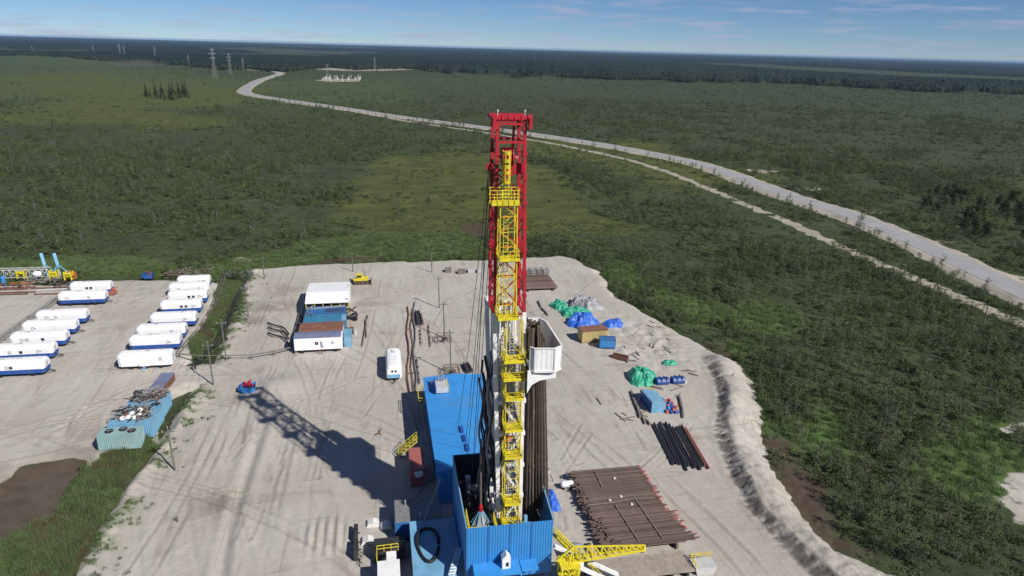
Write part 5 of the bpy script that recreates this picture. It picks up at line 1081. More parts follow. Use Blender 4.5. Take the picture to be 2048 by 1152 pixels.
t = thing('blue_container', 'small blue box container right of the yellowish one', 'container', (46.5, 131.3, 0), radians(-14))
mb = MB(); mb.prism([(-1.4, .15), (1.2, .15), (1.2, 2.0), (-.9, 2.5), (-1.4, 2.3)], -1.7, 1.7, 'x') ; mb.build('body', MT['mid_blue'], t); mb = MB(); mb.box(-1.5, 1.5, -1.44, -1.4, .5, 1.9); mb.build('door', MT['blue_wall'], t)
t = thing('brown_trough', 'long brown open trough right of the small blue container', 'trough', (*G(1240, 718), 0), radians(-38))
mb = MB(); mb.box(-1.6, 1.6, -.55, .55, .1, .25); mb.box(-1.6, 1.6, -.6, -.5, .1, .9); mb.box(-1.6, 1.6, .5, .6, .1, .9); mb.box(-1.62, -1.5, -.6, .6, .1, .9); mb.build('trough', MT['rust'], t); mb = MB(); mb.bar((1.6, 0, .2), (3.4, .4, .2), .12); mb.bar((1.4, -.5, .2), (2.0, -1.1, .2), .15); mb.build('bars', MT['dark'], t)
for k, (px, py) in enumerate(((1324, 767), (1355, 765))):
    t = thing('blue_bundle', ['dark blue wrapped bundle next to the tall green tarpaulin', 'dark blue wrapped bundle with pale end, farther from the green tarpaulin'][k], 'bundle', (*G(px, py), 0))
    mb = MB(); mb.prism([(-.75, .05), (.8, .05), (.95, .6), (.6, 1.15), (-.5, 1.2), (-.9, .7)], -1.3, 1.25, 'x'); mb.build('wrap', MT['navy'], t, bevel=.12); mb = MB(); mb.box(-.5, -.4, -.86, .86, .1, 1.25); mb.box(.5, .6, -.86, .86, .1, 1.25); mb.build('strap', MT['dark'], t)
    if k: mb = MB(); mb.box(1.26, 1.6, -.6, .2, .1, .5); mb.build('pale_end', MT['white_bag'], t)
x, y = G(1315, 827); t = thing('pale_blue_bin', 'pale blue open-topped container beside the red and blue heap', 'container', (x, y+2.6, 0), radians(3))
mb = MB(); mb.prism([(-1.3, .1), (1.4, .1), (1.4, 1.9), (-1.0, 2.3), (-1.3, 2.2)], -2.5, 2.4, 'y'); mb.build('body', MT['cyan'], t); mb = MB(); mb.box(-1.0, 1.3, 2.42, 3.3, 1.3, 1.9); mb.build('yellow_top', MT['tan'], t)
for y_ in (-2.2, 0, 2.2): mb = MB(); mb.box(1.41, 1.47, y_-.08, y_+.08, .2, 1.8); mb.build('rib', MT['pale_blue'], t)
mb = MB(); mb.box(-1.36, -1.31, -2.3, 2.2, .3, 2.1); mb.build('side_panel', MT['navy'], t)
x, y = G(1346, 828); r_ = random.Random(11)
for k in range(26):
    i, j = k % 4, k//4; c = (x-1.0+.62*i+r_.uniform(-.15, .15), y+.3+.75*j+r_.uniform(-.2, .2), .28+.35*(r_.random() < .4))
    mb = MB(); mb.lathe([(.27, -.42), (.3, -.3), (.3, .3), (.27, .42)], (0, 0, 0), 10); m = [MT['navy'], MT['redbrown'], MT['blue_wall'], MT['red'], MT['white_bag']][r_.choice((0, 0, 1, 1, 2, 3, 4))]
    nm = {'dark_blue_paint': 'dark blue', 'red_brown_paint': 'dull red', 'blue_wall_paint': 'bright blue', 'red_paint': 'bright red', 'white_sacking': 'white'}[m.name]
    o = mb.build('small_drum', m, loc=c); o.rotation_euler = (r_.uniform(-1.5, 1.5), r_.uniform(-.4, .4), r_.uniform(0, 3)); tag(o, nm+' small drum in the jumbled heap beside the pale blue container', 'drum', nm+' drums in the jumbled heap')
logs = [((1262, 785), (1270, 812)), ((1270, 808), (1280, 838)), ((1274, 815), (1290, 850)), ((1358, 795), (1362, 815)), ((1362, 808), (1366, 838)), ((1290, 842), (1300, 852)), ((1076, 604), (1082, 616)), ((1083, 618), (1096, 632)), ((1266, 800), (1278, 828))]
for k, (a, b) in enumerate(logs):
    p, q = Vector((*G(*a), .25)), Vector((*G(*b), .25)); p.z += max(0, gz(p.x, p.y)); q.z += max(0, gz(q.x, q.y)); mb = MB(); mb.tube([p, p.lerp(q, .5)+Vector((.1, 0, .04)), q], [.26, .22, .2], 7)
    tag(mb.build('log', MT['wood']), 'weathered grey log lying on rough sand of the storage yard', 'log', 'logs about the storage yard')
for k in range(34):
    px, py = rnd.choice(((1300, 680), (1290, 700), (1330, 690), (1345, 800), (1275, 820), (1380, 760))); x, y = G(px+rnd.gauss(0, 34), py+rnd.gauss(0, 16)); ln = rnd.uniform(.5, 1.6); a = rnd.uniform(0, 3.1)
    mb = MB(); mb.bar((-ln*cos(a), -ln*sin(a), .08), (ln*cos(a), ln*sin(a), .14), rnd.uniform(.1, .22)); tag(mb.build('plank', MT['wood'], loc=(x, y, gz(x, y))), 'stray weathered plank half sunk in the rough sand of the storage yard', 'plank', 'stray planks in the storage yard')

# ------------------------------------------------------------------ left camp
def scrap(parent, n, box, seed, mats, name='scrap'):
    r_ = random.Random(seed)
    for mi, m in enumerate(mats):
        mb = MB()
        for k in range(n//len(mats)):
            a = Vector((r_.uniform(box[0], box[1]), r_.uniform(box[2], box[3]), r_.uniform(box[4], box[5]))); mb.bar(a, a+Vector((r_.uniform(-1.3, 1.3), r_.uniform(-1.3, 1.3), r_.uniform(-.15, .3))), r_.uniform(.08, .28), r_.uniform(.06, .2))
        mb.build(name, MT[m], parent)
t = thing('teal_container', 'faded teal container with three round fans on its roof', 'container', (-40.7, 104.0, 0), radians(-1))
mb = MB(); mb.corr((-3.0, -1.15), (3.0, -1.15), .1, 2.5, .3, .05); mb.corr((3.0, -1.1), (3.0, 1.15), .1, 2.5, .3, .05); mb.corr((3, 1.2), (-3, 1.2), .1, 2.5, .3, .05); mb.corr((-3.0, 1.15), (-3.0, -1.1), .1, 2.5, .3, .05); mb.build('wall', MT['teal'], t)
mb = MB(); mb.box(-3.05, 3.05, -1.2, 1.25, 2.51, 2.6); mb.build('roof', MT['teal'], t)
for x, y_ in ((-1.6, .1), (.3, .5), (1.7, -.1)):
    mb = MB(); mb.lathe([(.62, 2.6), (.62, 2.72), (.5, 2.75)], (x, y_, 0), 16); f_ = mb.build('fan', MT['black'], t); m2 = MB(); [m2.bar((x, y_, 2.77), (x+.55*cos(q), y_+.55*sin(q), 2.77), .08, .03) for q in (0, 1.57, 3.14, 4.71)]; m2.build('guard', MT['grey'], f_)
mb = MB(); mb.box(-3.35, -3.06, -1.0, 1.0, .3, 2.0); mb.build('end_door', MT['black'], t)
for k, (y0, y1, lab) in enumerate(((106.0, 111.6, 'faded cyan container heaped with grey scrap and white sacks, behind the teal one'), (112.0, 116.8, 'faded cyan container heaped with dark scrap, farthest of the scrap-topped pair'))):
    w = 3.25-.5*k; xc = -39.9+.4*k; t = thing('cyan_container', lab, 'container', (xc, (y0+y1)/2, 0), radians(-1)); h = (y1-y0)/2
    mb = MB(); mb.corr((-w, -h), (w, -h), .1, 2.6, .3, .05); mb.corr((w, -h+.05), (w, h), .1, 2.6, .3, .05); mb.corr((w, h+.05), (-w, h+.05), .1, 2.6, .3, .05); mb.corr((-w, h), (-w, -h+.05), .1, 2.6, .3, .05); mb.build('wall', MT['cyan'], t)
    mb = MB(); mb.box(-w-.04, w+.04, -h-.05, h+.05, 2.61, 2.7); mb.build('roof', MT['cyan'], t)
    s_ = thing('scrap_heap', ['grey scrap metal heaped on the nearer cyan container roof', 'dark scrap metal heaped on the farther cyan container roof'][k], 'scrap metal', (xc, (y0+y1)/2, 2.7))
    scrap(s_, 110, (-w*.85, w*.8, -h*.6, h*.95, .05, .7), k, ('dark', 'grate', 'rust', 'grey'))
    if k == 0:
        for q, (a, b) in enumerate(((-1.4, -1.6), (-.6, -1.3), (.3, -1.5), (.9, -.9), (-.2, -.7), (.5, .9))):
            mb = MB(); mb.lathe([(.12, 0), (.45, .12), (.5, .35), (.3, .6), (.1, .68)], (0, 0, 0), 10); tag(mb.build('white_sack', MT['white_bag'], loc=(xc+a, 108.8+b, 2.75+.3*(q == 4)), smooth=True), 'white sack lying on scrap on the cyan container roof', 'sack', 'white sacks on the cyan container')
t = thing('rust_box', 'long rusty open box beyond the scrap-topped cyan containers', 'box', (*G(327, 776), 0), radians(-5))
mb = MB(); mb.box(-1.1, 1.1, -3.2, 3.0, .1, 1.5); mb.build('body', MT['rust'], t); mb = MB(); [mb.box(-1.15, 1.15, -3.2+2.1*k, -1.3+2.1*k, 1.51, 1.6+.05*k) for k in range(3)]; mb.build('lid', MT['slate'], t)
# pipe fence
def pipeline(name, label, px, h, gap, r, posts, mat, cat='pipeline'):
    pts = GP(px); t = thing(name, label, cat, (*pts[0], 0)); o = Vector((*pts[0], 0)); pts = [Vector((*p, 0))-o for p in pts]
    for s in (0, 1):
        mb = MB(); mb.tube([p+Vector((gap*s, 0, h+.05*sin(i*2))) for i, p in enumerate(pts)], r, 6); mb.build('pipe', MT[mat], t)
    mb = MB()
    for a, b in zip(pts[:-1], pts[1:]):
        n = max(1, int((b-a).length/posts))
        for i in range(n): c = a.lerp(b, i/n); mb.box(c.x-.06, c.x+.06, c.y-.06, c.y+.06, 0, h); mb.box(c.x+gap-.06, c.x+gap+.06, c.y-.06, c.y+.06, 0, h); mb.bar(c+Vector((0, 0, h-.1)), c+Vector((gap, 0, h-.1)), .08)
    mb.build('supports', MT[mat], t); return t
pipeline('pipe_fence', 'long pair of raised pipes running along the left trailer row', [(-60, 722), (0, 682), (60, 638), (110, 604), (150, 574)], .9, 1.1, .11, 4, 'grate')
pipeline('road_pipeline', 'low pair of pipes on trestles crossing behind the side road', [(342, 716), (400, 721), (500, 719), (545, 712), (590, 702)], 1.0, .5, .09, 5, 'bark')
pipeline('strip_pipeline', 'raised pipes on posts along the right trailer row and grass strip', [(352, 714), (395, 665), (425, 615), (446, 560)], .9, .7, .08, 4, 'bark')
pipeline('bank_pipeline', 'raised pipes on posts along the top of the left bank', [(385, 738), (430, 690), (455, 640), (475, 590), (500, 548)], .6, .6, .12, 5, 'dark')
# scrap yard at the far left
def y_stand(px, py, label):
    x, y = G(px, py); t = thing('support_tower', label, 'stand', (x, y, 0))
    mb = MB(); mb.bar((0, .4, 2.6), (-.7, 1.2, 5.5), .75, .45); mb.build('column', MT['pale_blue'], t)
    for a, b in ((-1.0, -1.0), (1.1, -1.4), (2.8, .3), (-.3, 1.2)): mb = MB(); mb.bar((0, .4, 2.75), (a, b, 0), .22); mb.build('leg', MT['pale_blue'], t)
y_stand(91, 549, 'tall pale blue steel Y-frame on legs, left of two in the scrap yard'); y_stand(117, 549, 'tall pale blue steel Y-frame on legs, right of two in the scrap yard')
t = thing('lattice_frame', 'long grey lattice frame lying in the far left scrap yard', 'lattice frame', (*G(48, 556), 0))
mb = MB()
for i in range(8):
    x0, x1 = -6+1.5*i, -4.5+1.5*i
    for y_, z in ((0, .2), (0, 2.2), (2, .2), (2, 2.2)): mb.bar((x0, y_, z), (x1, y_, z), .16)
    mb.bar((x0, 0, .2), (x1, 0, 2.2), .12); mb.bar((x0, 2, 2.2), (x1, 2, .2), .12); mb.bar((x0, 0, 2.2), (x0, 2, 2.2), .12); mb.bar((x0, 0, .2), (x0, 0, 2.2), .12)
mb.build('lattice', MT['lgrey'], t); mb = MB(); mb.bar((-6.3, -.5, 0), (-7.5, 1.2, 2.4), .3); mb.build('end_leg', MT['grey'], t)
for k, (px, py, lab) in enumerate(((108, 561, 'yellow machine frame in the scrap yard, left of two near the Y-frames'), (137, 561, 'yellow and orange machine frame at the right end of scrap yard'), (42, 557, 'small yellow frame inside the far left scrap yard'))):
    t = thing('machine_stand', lab, 'machine frame', (*G(px, py), 0)); r_ = random.Random(k)
    mb = MB(); [mb.bar((x, y_, 0), (x, y_, 2.6-.3*k), .3) for x in (-.8, .8) for y_ in (0, 1.3)]; mb.bar((-.8, 0, 2.3-.3*k), (.8, 0, 2.0-.3*k), .35); mb.bar((-.8, 1.3, 1.2), (.8, 1.3, 2.0), .3); mb.box(-.5, .6, .2, 1.2, .9, 1.7); mb.build('frame', MT['yellow'], t)
    if k == 1: mb = MB(); [mb.bar((r_.uniform(-1, 2), r_.uniform(.5, 2), r_.uniform(.3, 2)), (r_.uniform(-1, 2.5), r_.uniform(.5, 2), r_.uniform(.3, 2.2)), .3) for _ in range(8)]; mb.build('orange_parts', MT['orange'], t)
t = thing('scrap_pile', 'dark purplish scrap pile at the near right of the scrap yard', 'scrap metal', (*G(138, 573), 0)); scrap(t, 60, (-3, 3.5, -1, 2, .1, .9), 31, ('dark', 'slate', 'rust'))
t = thing('scrap_pile', 'grey-brown heap of rods and mesh in the middle of scrap yard', 'scrap metal', (*G(82, 566), 0)); scrap(t, 80, (-4, 4, -1, 2, .1, 1.2), 32, ('grate', 'wood', 'grey'))
t = thing('scrap_pile', 'long rusty heap with orange plates at the left edge of photo', 'scrap metal', (*G(14, 578), 0)); scrap(t, 60, (-5, 5, -1, 2, .1, 1.3), 33, ('rust', 'rust', 'orange'))
for k in range(12):
    x, y = G(rnd.uniform(-10, 120), rnd.uniform(574, 592)); L_ = rnd.uniform(7, 11); mb = MB(); mb.tube([(-L_/2, 0, .2), (L_/2, rnd.uniform(-.6, .6), .25)], .16, 7)
    tag(mb.build('scrap_pipe', MT['rust'] if k % 3 else MT['lgrey'], loc=(x, y, 0)), ('rusty' if k % 3 else 'pale')+' long pipe lying at the near edge of the scrap yard', 'pipe', ('rusty' if k % 3 else 'pale')+' pipes by the scrap yard')
x, y = G(76, 555); mb = MB(); mb.lathe([(.1, -1), (.75, -.8), (.85, 0), (.75, .8), (.1, 1)], (0, 0, .9), 14, 'x'); tag(mb.build('white_vessel', MT['white'], loc=(x, y, 0), smooth=True), 'small white round tank in the scrap yard left of Y-frames', 'tank')
x, y = G(9, 573); mb = MB(); mb.lathe([(.5, 0), (.5, 2.4), (.3, 2.8)], n=12); tag(mb.build('blue_drum', MT['blue_wall'], loc=(x, y, 0)), 'upright blue drum at the far left of the scrap yard', 'drum')
t = thing('brush_heap', 'pile of grey-brown branches and stumps at the far edge of camp', 'brush pile', (*G(378, 549), 0)); scrap(t, 150, (-5.5, 5, -2.5, 3, .1, 1.0), 51, ('wood', 'bark', 'rust'), 'branches')
t = thing('brush_heap', 'dark brush pile at the head of the grass strip', 'brush pile', (*G(470, 552), 0)); scrap(t, 80, (-3, 3, -2.5, 2.5, .1, .8), 52, ('bark', 'dark'), 'branches')

# ------------------------------------------------------------------ far power line
def pylon_parts(t, H=46):
    mb = MB(); a = 3.2
    def c(z, k): w = np.interp(z, [0, H*.62, H], [a, 1.0, .35]); return Vector(((-w, w, w, -w)[k], (-w, -w, w, w)[k], z))
    lv = np.linspace(0, H, 10)
    for z0, z1 in zip(lv[:-1], lv[1:]):
        for k in range(4): mb.bar(c(z0, k), c(z1, k), .27); mb.bar(c(z0, k), c(z1, (k+1) % 4), .16); mb.bar(c(z1, k), c(z1, (k+1) % 4), .14)
    mb.build('tower', MT['grey'], t)
    for z, w in ((H*.66, 4.6), (H*.8, 6.2), (H*.93, 3.8)): mb = MB(); mb.bar((-w, 0, z), (w, 0, z), .45); mb.bar((-w, 0, z), (0, 0, z+1.6), .28); mb.bar((w, 0, z), (0, 0, z+1.6), .28); mb.build('crossarm', MT['grey'], t)
py0 = None
for px, py, top, lab in ((430, 157, 106, 'tallest lattice pylon, left of the road bend'), (461, 149, 113, 'lattice pylon second right of the tallest, beside the road bend'), (487, 141, 120, 'small lattice pylon at right, by the bend in the far road'), (378, 131, 113, 'lattice pylon left of the tallest one, before the forest'), (311, 118, 97, 'lattice pylon above the bare grey wood'), (241, 114, 93, 'lattice pylon, left of a close pair by the bare wood'), (250, 115, 96, 'lattice pylon, right of a close pair by the bare wood'), (188, 110, 95, 'lattice pylon far left of the bare grey wood'), (66, 107, 95, 'leftmost tiny lattice pylon at the forest edge'), (656, 162, 133, 'lattice pylon in the pale substation field'), (750, 140, 118, 'lattice pylon at the far sandy clearing')):
    x, y = G(px, py, -1); d = sqrt(x*x+y*y); h = (py-top)*d/FPX*1.02
    if py0 is None: py0 = t = thing('power_pylon', lab, 'pylon', (x, y, -1), 0, 'pylons across the plain'); pylon_parts(t)
    else: t = copy_tree(py0); t['label'] = lab; t.location = (x, y, -1)
    t.scale = (h/46,)*3; t.rotation_euler = (0, 0, radians(35))
for k in range(26):
    px = 640+82*rnd.random(); py = 156+6*rnd.random(); x, y = G(px, py, -1); h = rnd.uniform(3, 8); mb = MB(); mb.bar((0, 0, 0), (0, 0, h), .7); mb.bar((-2, 0, h), (2, 0, h), .5) if k % 3 == 0 else mb.box(-1.2, 1.2, -1, 1, 0, h*.5)
    tag(mb.build('switchgear', MT['lgrey'], loc=(x, y, -1.1)), 'tiny pale switchgear post in the far substation beside its pylon', 'switchgear', 'switchgear of the far substation')

# ------------------------------------------------------------------ vegetation
def leaf_mat(name, c, c2, rough=.8):
    m, t, b = bsdf(name)
    oi = N(t, 'ShaderNodeObjectInfo'); ps = N(t, 'ShaderNodeNewGeometry').outputs['Position']
    n = noise(t, .9, 3, .6, ps); n2 = noise(t, .03, 4, .6, ps)
    f = math_(t, 'ADD', math_(t, 'MULTIPLY', oi.outputs['Random'], .5), math_(t, 'MULTIPLY', n, .25)); f = math_(t, 'ADD', f, math_(t, 'MULTIPLY', n2, .45))
    col = ramp(t, f, (.3, c), (.85, c2)); t.links.new(col, b.inputs['Base Color']); b.inputs['Roughness'].default_value = rough; b.inputs['Specular IOR Level'].default_value = .2
    tl = N(t, 'ShaderNodeBsdfTranslucent'); t.links.new(col, tl.inputs['Color']); ms = N(t, 'ShaderNodeMixShader'); ms.inputs[0].default_value = .38
    t.links.new(b.outputs[0], ms.inputs[1]); t.links.new(tl.outputs[0], ms.inputs[2]); t.links.new(ms.outputs[0], t.nodes['Material Output'].inputs['Surface'])
    return m
LF = dict(
    bog=leaf_mat('bog_foliage', (.066, .092, .036), (.150, .184, .082)),
    lush=leaf_mat('lush_foliage', (.070, .115, .036), (.140, .205, .070)),
    heath=leaf_mat('heath_foliage', (.062, .086, .036), (.152, .186, .088)),  # foliage planted where the painted right-hand shade mask is set
    dark=leaf_mat('dark_needles', (.016, .027, .014), (.038, .055, .024)),
    grey=leaf_mat('grey_twigs', (.095, .090, .080), (.19, .18, .16)),
    far=leaf_mat('far_needles', (.010, .018, .012), (.024, .035, .020)),
    reed=leaf_mat('reed_blades', (.10, .15, .055), (.20, .26, .11)),
    dry=leaf_mat('dry_reeds', (.12, .115, .065), (.21, .20, .11)))
def leafclump(mb, c, n, spread, size, r_, flat=.5):
    for _ in range(n):
        p = Vector(c)+Vector((r_.gauss(0, spread), r_.gauss(0, spread), r_.gauss(0, spread*.75)))
        a = Vector((r_.uniform(-1, 1), r_.uniform(-1, 1), r_.uniform(-.6, .6))).normalized()*size*r_.uniform(.6, 1.3); b = a.cross(Vector((r_.uniform(-1, 1), r_.uniform(-1, 1), r_.uniform(.2, 1)))).normalized()*size*flat*r_.uniform(.6, 1.3)
        mb.add([p-a, p+b, p+a, p-b], [(0, 1, 2, 3)])
def bog_tree(seed, h=3.6, n=26, per=6, spread=.22, size=.17, wid=.26, bare=False):
    r_ = random.Random(seed); tr = MB(); cr = MB(); lean = Vector((r_.uniform(-.15, .15), r_.uniform(-.15, .15), 0))
    axis_ = lambda s: Vector((lean.x*s*h*.6, lean.y*s*h*.6, h*s))
    tr.tube([axis_(0)-Vector((0, 0, .15)), axis_(.35), axis_(.7), axis_(1)], [.055, .045, .03, .012], 5)
    for k in range(n):
        s = r_.uniform(.18, 1)**.85; a = r_.uniform(0, 2*pi); rad = h*wid*(1-.75*s)*r_.uniform(.35, 1.15)+.08; b = axis_(s*.92); e = b+Vector((cos(a)*rad, sin(a)*rad, rad*r_.uniform(.1, .7)))
        tr.tube([b, e], [.02, .008], 3, cap=False)
        if bare:
            for q in range(3): e2 = e+Vector((r_.uniform(-.4, .4), r_.uniform(-.4, .4), r_.uniform(0, .5))); tr.tube([b.lerp(e, .5+.2*q), e2], [.011, .005], 3, cap=False)
            leafclump(cr, e, 2, spread*.8, size*.8, r_, .18)
        else: leafclump(cr, e, per, spread, size, r_)
    if not bare: leafclump(cr, axis_(.98), per, spread*.7, size, r_)
    return tr, cr
def bush(seed, r=.9, h=.8, n=34, per=6, size=.135):
    r_ = random.Random(seed); cr = MB()
    for k in range(n): a = r_.uniform(0, 2*pi); q = r*sqrt(r_.random()); leafclump(cr, (cos(a)*q, sin(a)*q, h*(1-(q/r)**2*.7)*r_.uniform(.3, 1)), per, .14, size, r_)
    return cr
def spruce(seed, h=8.0, w=1.5, tiers=15, size=1.0):
    r_ = random.Random(seed); tr = MB(); cr = MB(); tr.tube([(0, 0, -.2), (0, 0, h*.6), (0, 0, h)], [.14, .09, .02], 5)
    for k in range(tiers):
        s = .08+.92*k/(tiers-1); rad = w*(1-s)**.8*r_.uniform(.75, 1.15)+.12
        for q in range(9):
            a = 2*pi*q/9+k*.7+r_.uniform(-.3, .3); R_ = rad*r_.uniform(.65, 1.2); z = h*s; d = Vector((cos(a), sin(a), 0)); sd = Vector((-sin(a), cos(a), 0))*R_*.34
            cr.add([(0, 0, z+.25), d*R_*.6+sd+Vector((0, 0, z-.05*h*.3)), d*R_+Vector((0, 0, z-R_*.45)), d*R_*.6-sd+Vector((0, 0, z-.05*h*.3))], [(0, 1, 2, 3)])
    return tr, cr
def grass(seed, n=40, r=.6, h=.9):
    r_ = random.Random(seed); mb = MB()
    for k in range(n):
        a = r_.uniform(0, 2*pi); q = r*sqrt(r_.random()); p = Vector((cos(a)*q, sin(a)*q, 0)); b = r_.uniform(0, pi); w = Vector((cos(b), sin(b), 0))*.035; t_ = p+Vector((r_.gauss(0, .15), r_.gauss(0, .15), h*r_.uniform(.5, 1.2)))
        mb.add([p-w, p+w, t_+w*.3, t_-w*.3], [(0, 1, 2, 3)])
    return mb
def joined(tr, cr):
    mb = MB(); mb.add(tr.v, tr.f) if tr else None; mb.mi = 1; mb.add(cr.v, cr.f); return mb
def kinds(cname, lst):
    c = bpy.data.collections.new(cname)
    for i, (mb, mats) in enumerate(lst):
        o = mb.build(f'{cname}_{chr(97+i)}', mats); COL.objects.unlink(o); c.objects.link(o)
    return c
def scatter(name, coll, P, sc, rz, idx, stretch=None):
    me = bpy.data.meshes.new(name); n = len(P); me.vertices.add(n); me.vertices.foreach_set('co', np.asarray(P, np.float32).ravel())
    for k, v, ty in (('sc', sc, 'FLOAT'), ('rz', rz, 'FLOAT'), ('idx', idx, 'INT')): at = me.attributes.new(k, ty, 'POINT'); at.data.foreach_set('value', np.asarray(v, np.int32 if ty == 'INT' else np.float32))
    me.update(); o = link(bpy.data.objects.new(name, me)); o['kind'] = 'stuff'
    g = bpy.data.node_groups.new(name, 'GeometryNodeTree'); g.interface.new_socket('Geometry', in_out='INPUT', socket_type='NodeSocketGeometry'); g.interface.new_socket('Geometry', in_out='OUTPUT', socket_type='NodeSocketGeometry')
    gi, go = g.nodes.new('NodeGroupInput'), g.nodes.new('NodeGroupOutput'); ip = g.nodes.new('GeometryNodeInstanceOnPoints'); ci = g.nodes.new('GeometryNodeCollectionInfo')
    ci.inputs['Collection'].default_value = coll; ci.inputs['Separate Children'].default_value = True; ci.inputs['Reset Children'].default_value = True; ip.inputs['Pick Instance'].default_value = True
    def na(k, ty): q = g.nodes.new('GeometryNodeInputNamedAttribute'); q.data_type = ty; q.inputs['Name'].default_value = k; return q.outputs['Attribute']
    cb = g.nodes.new('ShaderNodeCombineXYZ'); er = g.nodes.new('FunctionNodeEulerToRotation'); g.links.new(na('rz', 'FLOAT'), cb.inputs[2]); g.links.new(cb.outputs[0], er.inputs[0])
    g.links.new(gi.outputs[0], ip.inputs['Points']); g.links.new(ci.outputs[0], ip.inputs['Instance']); g.links.new(na('idx', 'INT'), ip.inputs['Instance Index']); g.links.new(er.outputs[0], ip.inputs['Rotation']); g.links.new(na('sc', 'FLOAT'), ip.inputs['Scale']); g.links.new(ip.outputs[0], go.inputs[0])
    m = o.modifiers.new('scatter', 'NODES'); m.node_group = g; return o
rg = np.random.default_rng(5)
road_a = np.array(road_pts); tr_a = np.array(tr)
def rdist(x, y, pts): return seg_dist(x, y, [tuple(p) for p in pts])[0]
def free(x, y):
    """where plants can stand: off the sand, the road, the track and the water"""
    ok = (samp(FLD['sand'], x, y) < .15) & (rdist(x, y, road_pts[::6]+[road_pts[-1]]) > 10.5) & (rdist(x, y, tr[::5]+[tr[-1]]) > 2.6)
    return ok & (sdist(x, y, DITCH) < -.5) & ~((x < -24) & (y < 140))
def polar(n, r0, r1, a0=-33, a1=55, power=1.0):
    a = np.radians(rg.uniform(a0, a1, n)); r = np.sqrt(rg.uniform(r0**2, r1**2, n)) if power == 1 else r0*(r1/r0)**rg.uniform(0, 1, n)
    return r*np.sin(a), r*np.cos(a)
def thin(x, y, keep): k = rg.uniform(0, 1, len(x)) < keep; return x[k], y[k]
def dens(x, y):
    n = np.clip((fbm(x/28, y/28, 4, 101)-.36)*3.6, .05, 1)*np.clip((fbm(x/9, y/9, 3, 108)-.25)*2.4, .2, 1)
    return n*(1-.93*samp(FLD['olive'], x, y))*(1-.93*samp(FLD['lush'], x, y))*(1-.80*samp(FLD['meadow'], x, y))*(1-.9*samp(FLD['peat'], x, y))
B = MT['bark']; TW = MT['twig']
small = [(joined(*bog_tree(k, 3.2+.5*k, 22, 5)), [TW, LF['bog']]) for k in range(4)] + [(joined(*bog_tree(9, 3.6, 14, bare=True)), [B, LF['grey']])] + \
        [(joined(None, bush(20+k)), [B, LF['bog'] if k < 2 else LF['lush']]) for k in range(3)] + \
        [(joined(*bog_tree(k+30, 3.2+.5*k, 22, 5)), [TW, LF['heath']]) for k in range(3)] + [(joined(None, bush(50+k)), [B, LF['heath']]) for k in range(2)]
kc = kinds('bog_plant', small)
# bands of shrubs and small trees, thinner with distance
pts = []
for n, r0, r1, f in ((60000, 70, 230, 1), (84000, 230, 480, 1), (64000, 480, 950, 1), (44000, 950, 1750, 1)):
    x, y = polar(n, r0, r1); x, y = thin(x, y, dens(x, y)); k = free(x, y); x, y = x[k], y[k]; pts.append((x, y, np.full(len(x), r0)))
x = np.concatenate([p[0] for p in pts]); y = np.concatenate([p[1] for p in pts]); r0 = np.concatenate([p[2] for p in pts])
u = rg.uniform(0, 1, len(x)); idx = np.where(u < .30, rg.integers(0, 4, len(x)), np.where(u < .36, 4, 5+rg.integers(0, 3, len(x))))
hv = rg.uniform(0, 1, len(x)) < samp(FLD['heath'], x, y)*.95; idx = np.where(hv & (idx < 4), 8+idx % 3, np.where(hv & (idx > 4) & (rg.uniform(0, 1, len(x)) < .85), 11+idx % 2, idx))
sc = rg.lognormal(-.12, .3, len(x))*np.where(r0 > 400, 1.25, 1.0)*np.where(((idx > 4) & (idx < 8)) | (idx > 10), 1.25, .92)
sc = sc*np.where(r0 < 100, .78, 1.0)
scatter('bog_shrubs', kc, np.stack([x, y, samp(Z, x, y)-.05], -1), sc, rg.uniform(0, 6.28, len(x)), idx)
# knee-high growth: hummocks of dwarf shrub close by, fresh grass on the wet margins and reeds by the ditch
x, y = polar(42000, 66, 260); lushv = samp(FLD['lush'], x, y); x, y = thin(x, y, np.clip(.25+.75*lushv, 0, 1)*(1-.8*samp(FLD['peat'], x, y))); k = (samp(FLD['sand'], x, y) < .25) & (rdist(x, y, road_pts[::6]) > 9) & (sdist(x, y, DITCH) < 0); x, y = x[k], y[k]
gk = kinds('grass_tuft', [(grass(1), [LF['reed']]), (grass(2, 30, .7, .7), [LF['lush']]), (bush(31, .6, .35, 14, 5, .13), [LF['bog'], LF['bog']]), (grass(3, 46, .55, 1.3), [LF['reed']]), (grass(4, 34, .6, .9), [LF['dry']])])
idx = np.where(samp(FLD['lush'], x, y) > .4, rg.integers(0, 2, len(x)), 2)
scatter('marsh_grass', gk, np.stack([x, y, samp(Z, x, y)-.03], -1), rg.uniform(.6, 1.3, len(x)), rg.uniform(0, 6.28, len(x)), idx)
q = np.array(REED+STRIP); x = rg.uniform(q[:, 0].min(), q[:, 0].max(), 26000); y = rg.uniform(q[:, 1].min(), q[:, 1].max(), 26000); k = (np.maximum(sdist(x, y, REED), sdist(x, y, STRIP)) > -1) & (samp(FLD['sand'], x, y) < .5) & (sdist(x, y, DITCH) < .3) & (fbm(x*.3, y*.3, 3, 151) > .36); x, y = x[k], y[k]
scatter('ditch_reeds', gk, np.stack([x, y, samp(Z, x, y)-.03], -1), rg.uniform(.5, 1.1, len(x)), rg.uniform(0, 6.28, len(x)), np.where(fbm(x*.16, y*.16, 4, 150)+.25*rg.uniform(0, 1, len(x)) > .72, 4, np.where(rg.uniform(0, 1, len(x)) < .35, 3, rg.integers(0, 2, len(x)))))
x = rg.uniform(-60, -25, 30000); y = rg.uniform(64, 190, 30000); w = samp(FLD['weed'], x, y); x, y = thin(x, y, np.clip(w*.5, 0, 1))
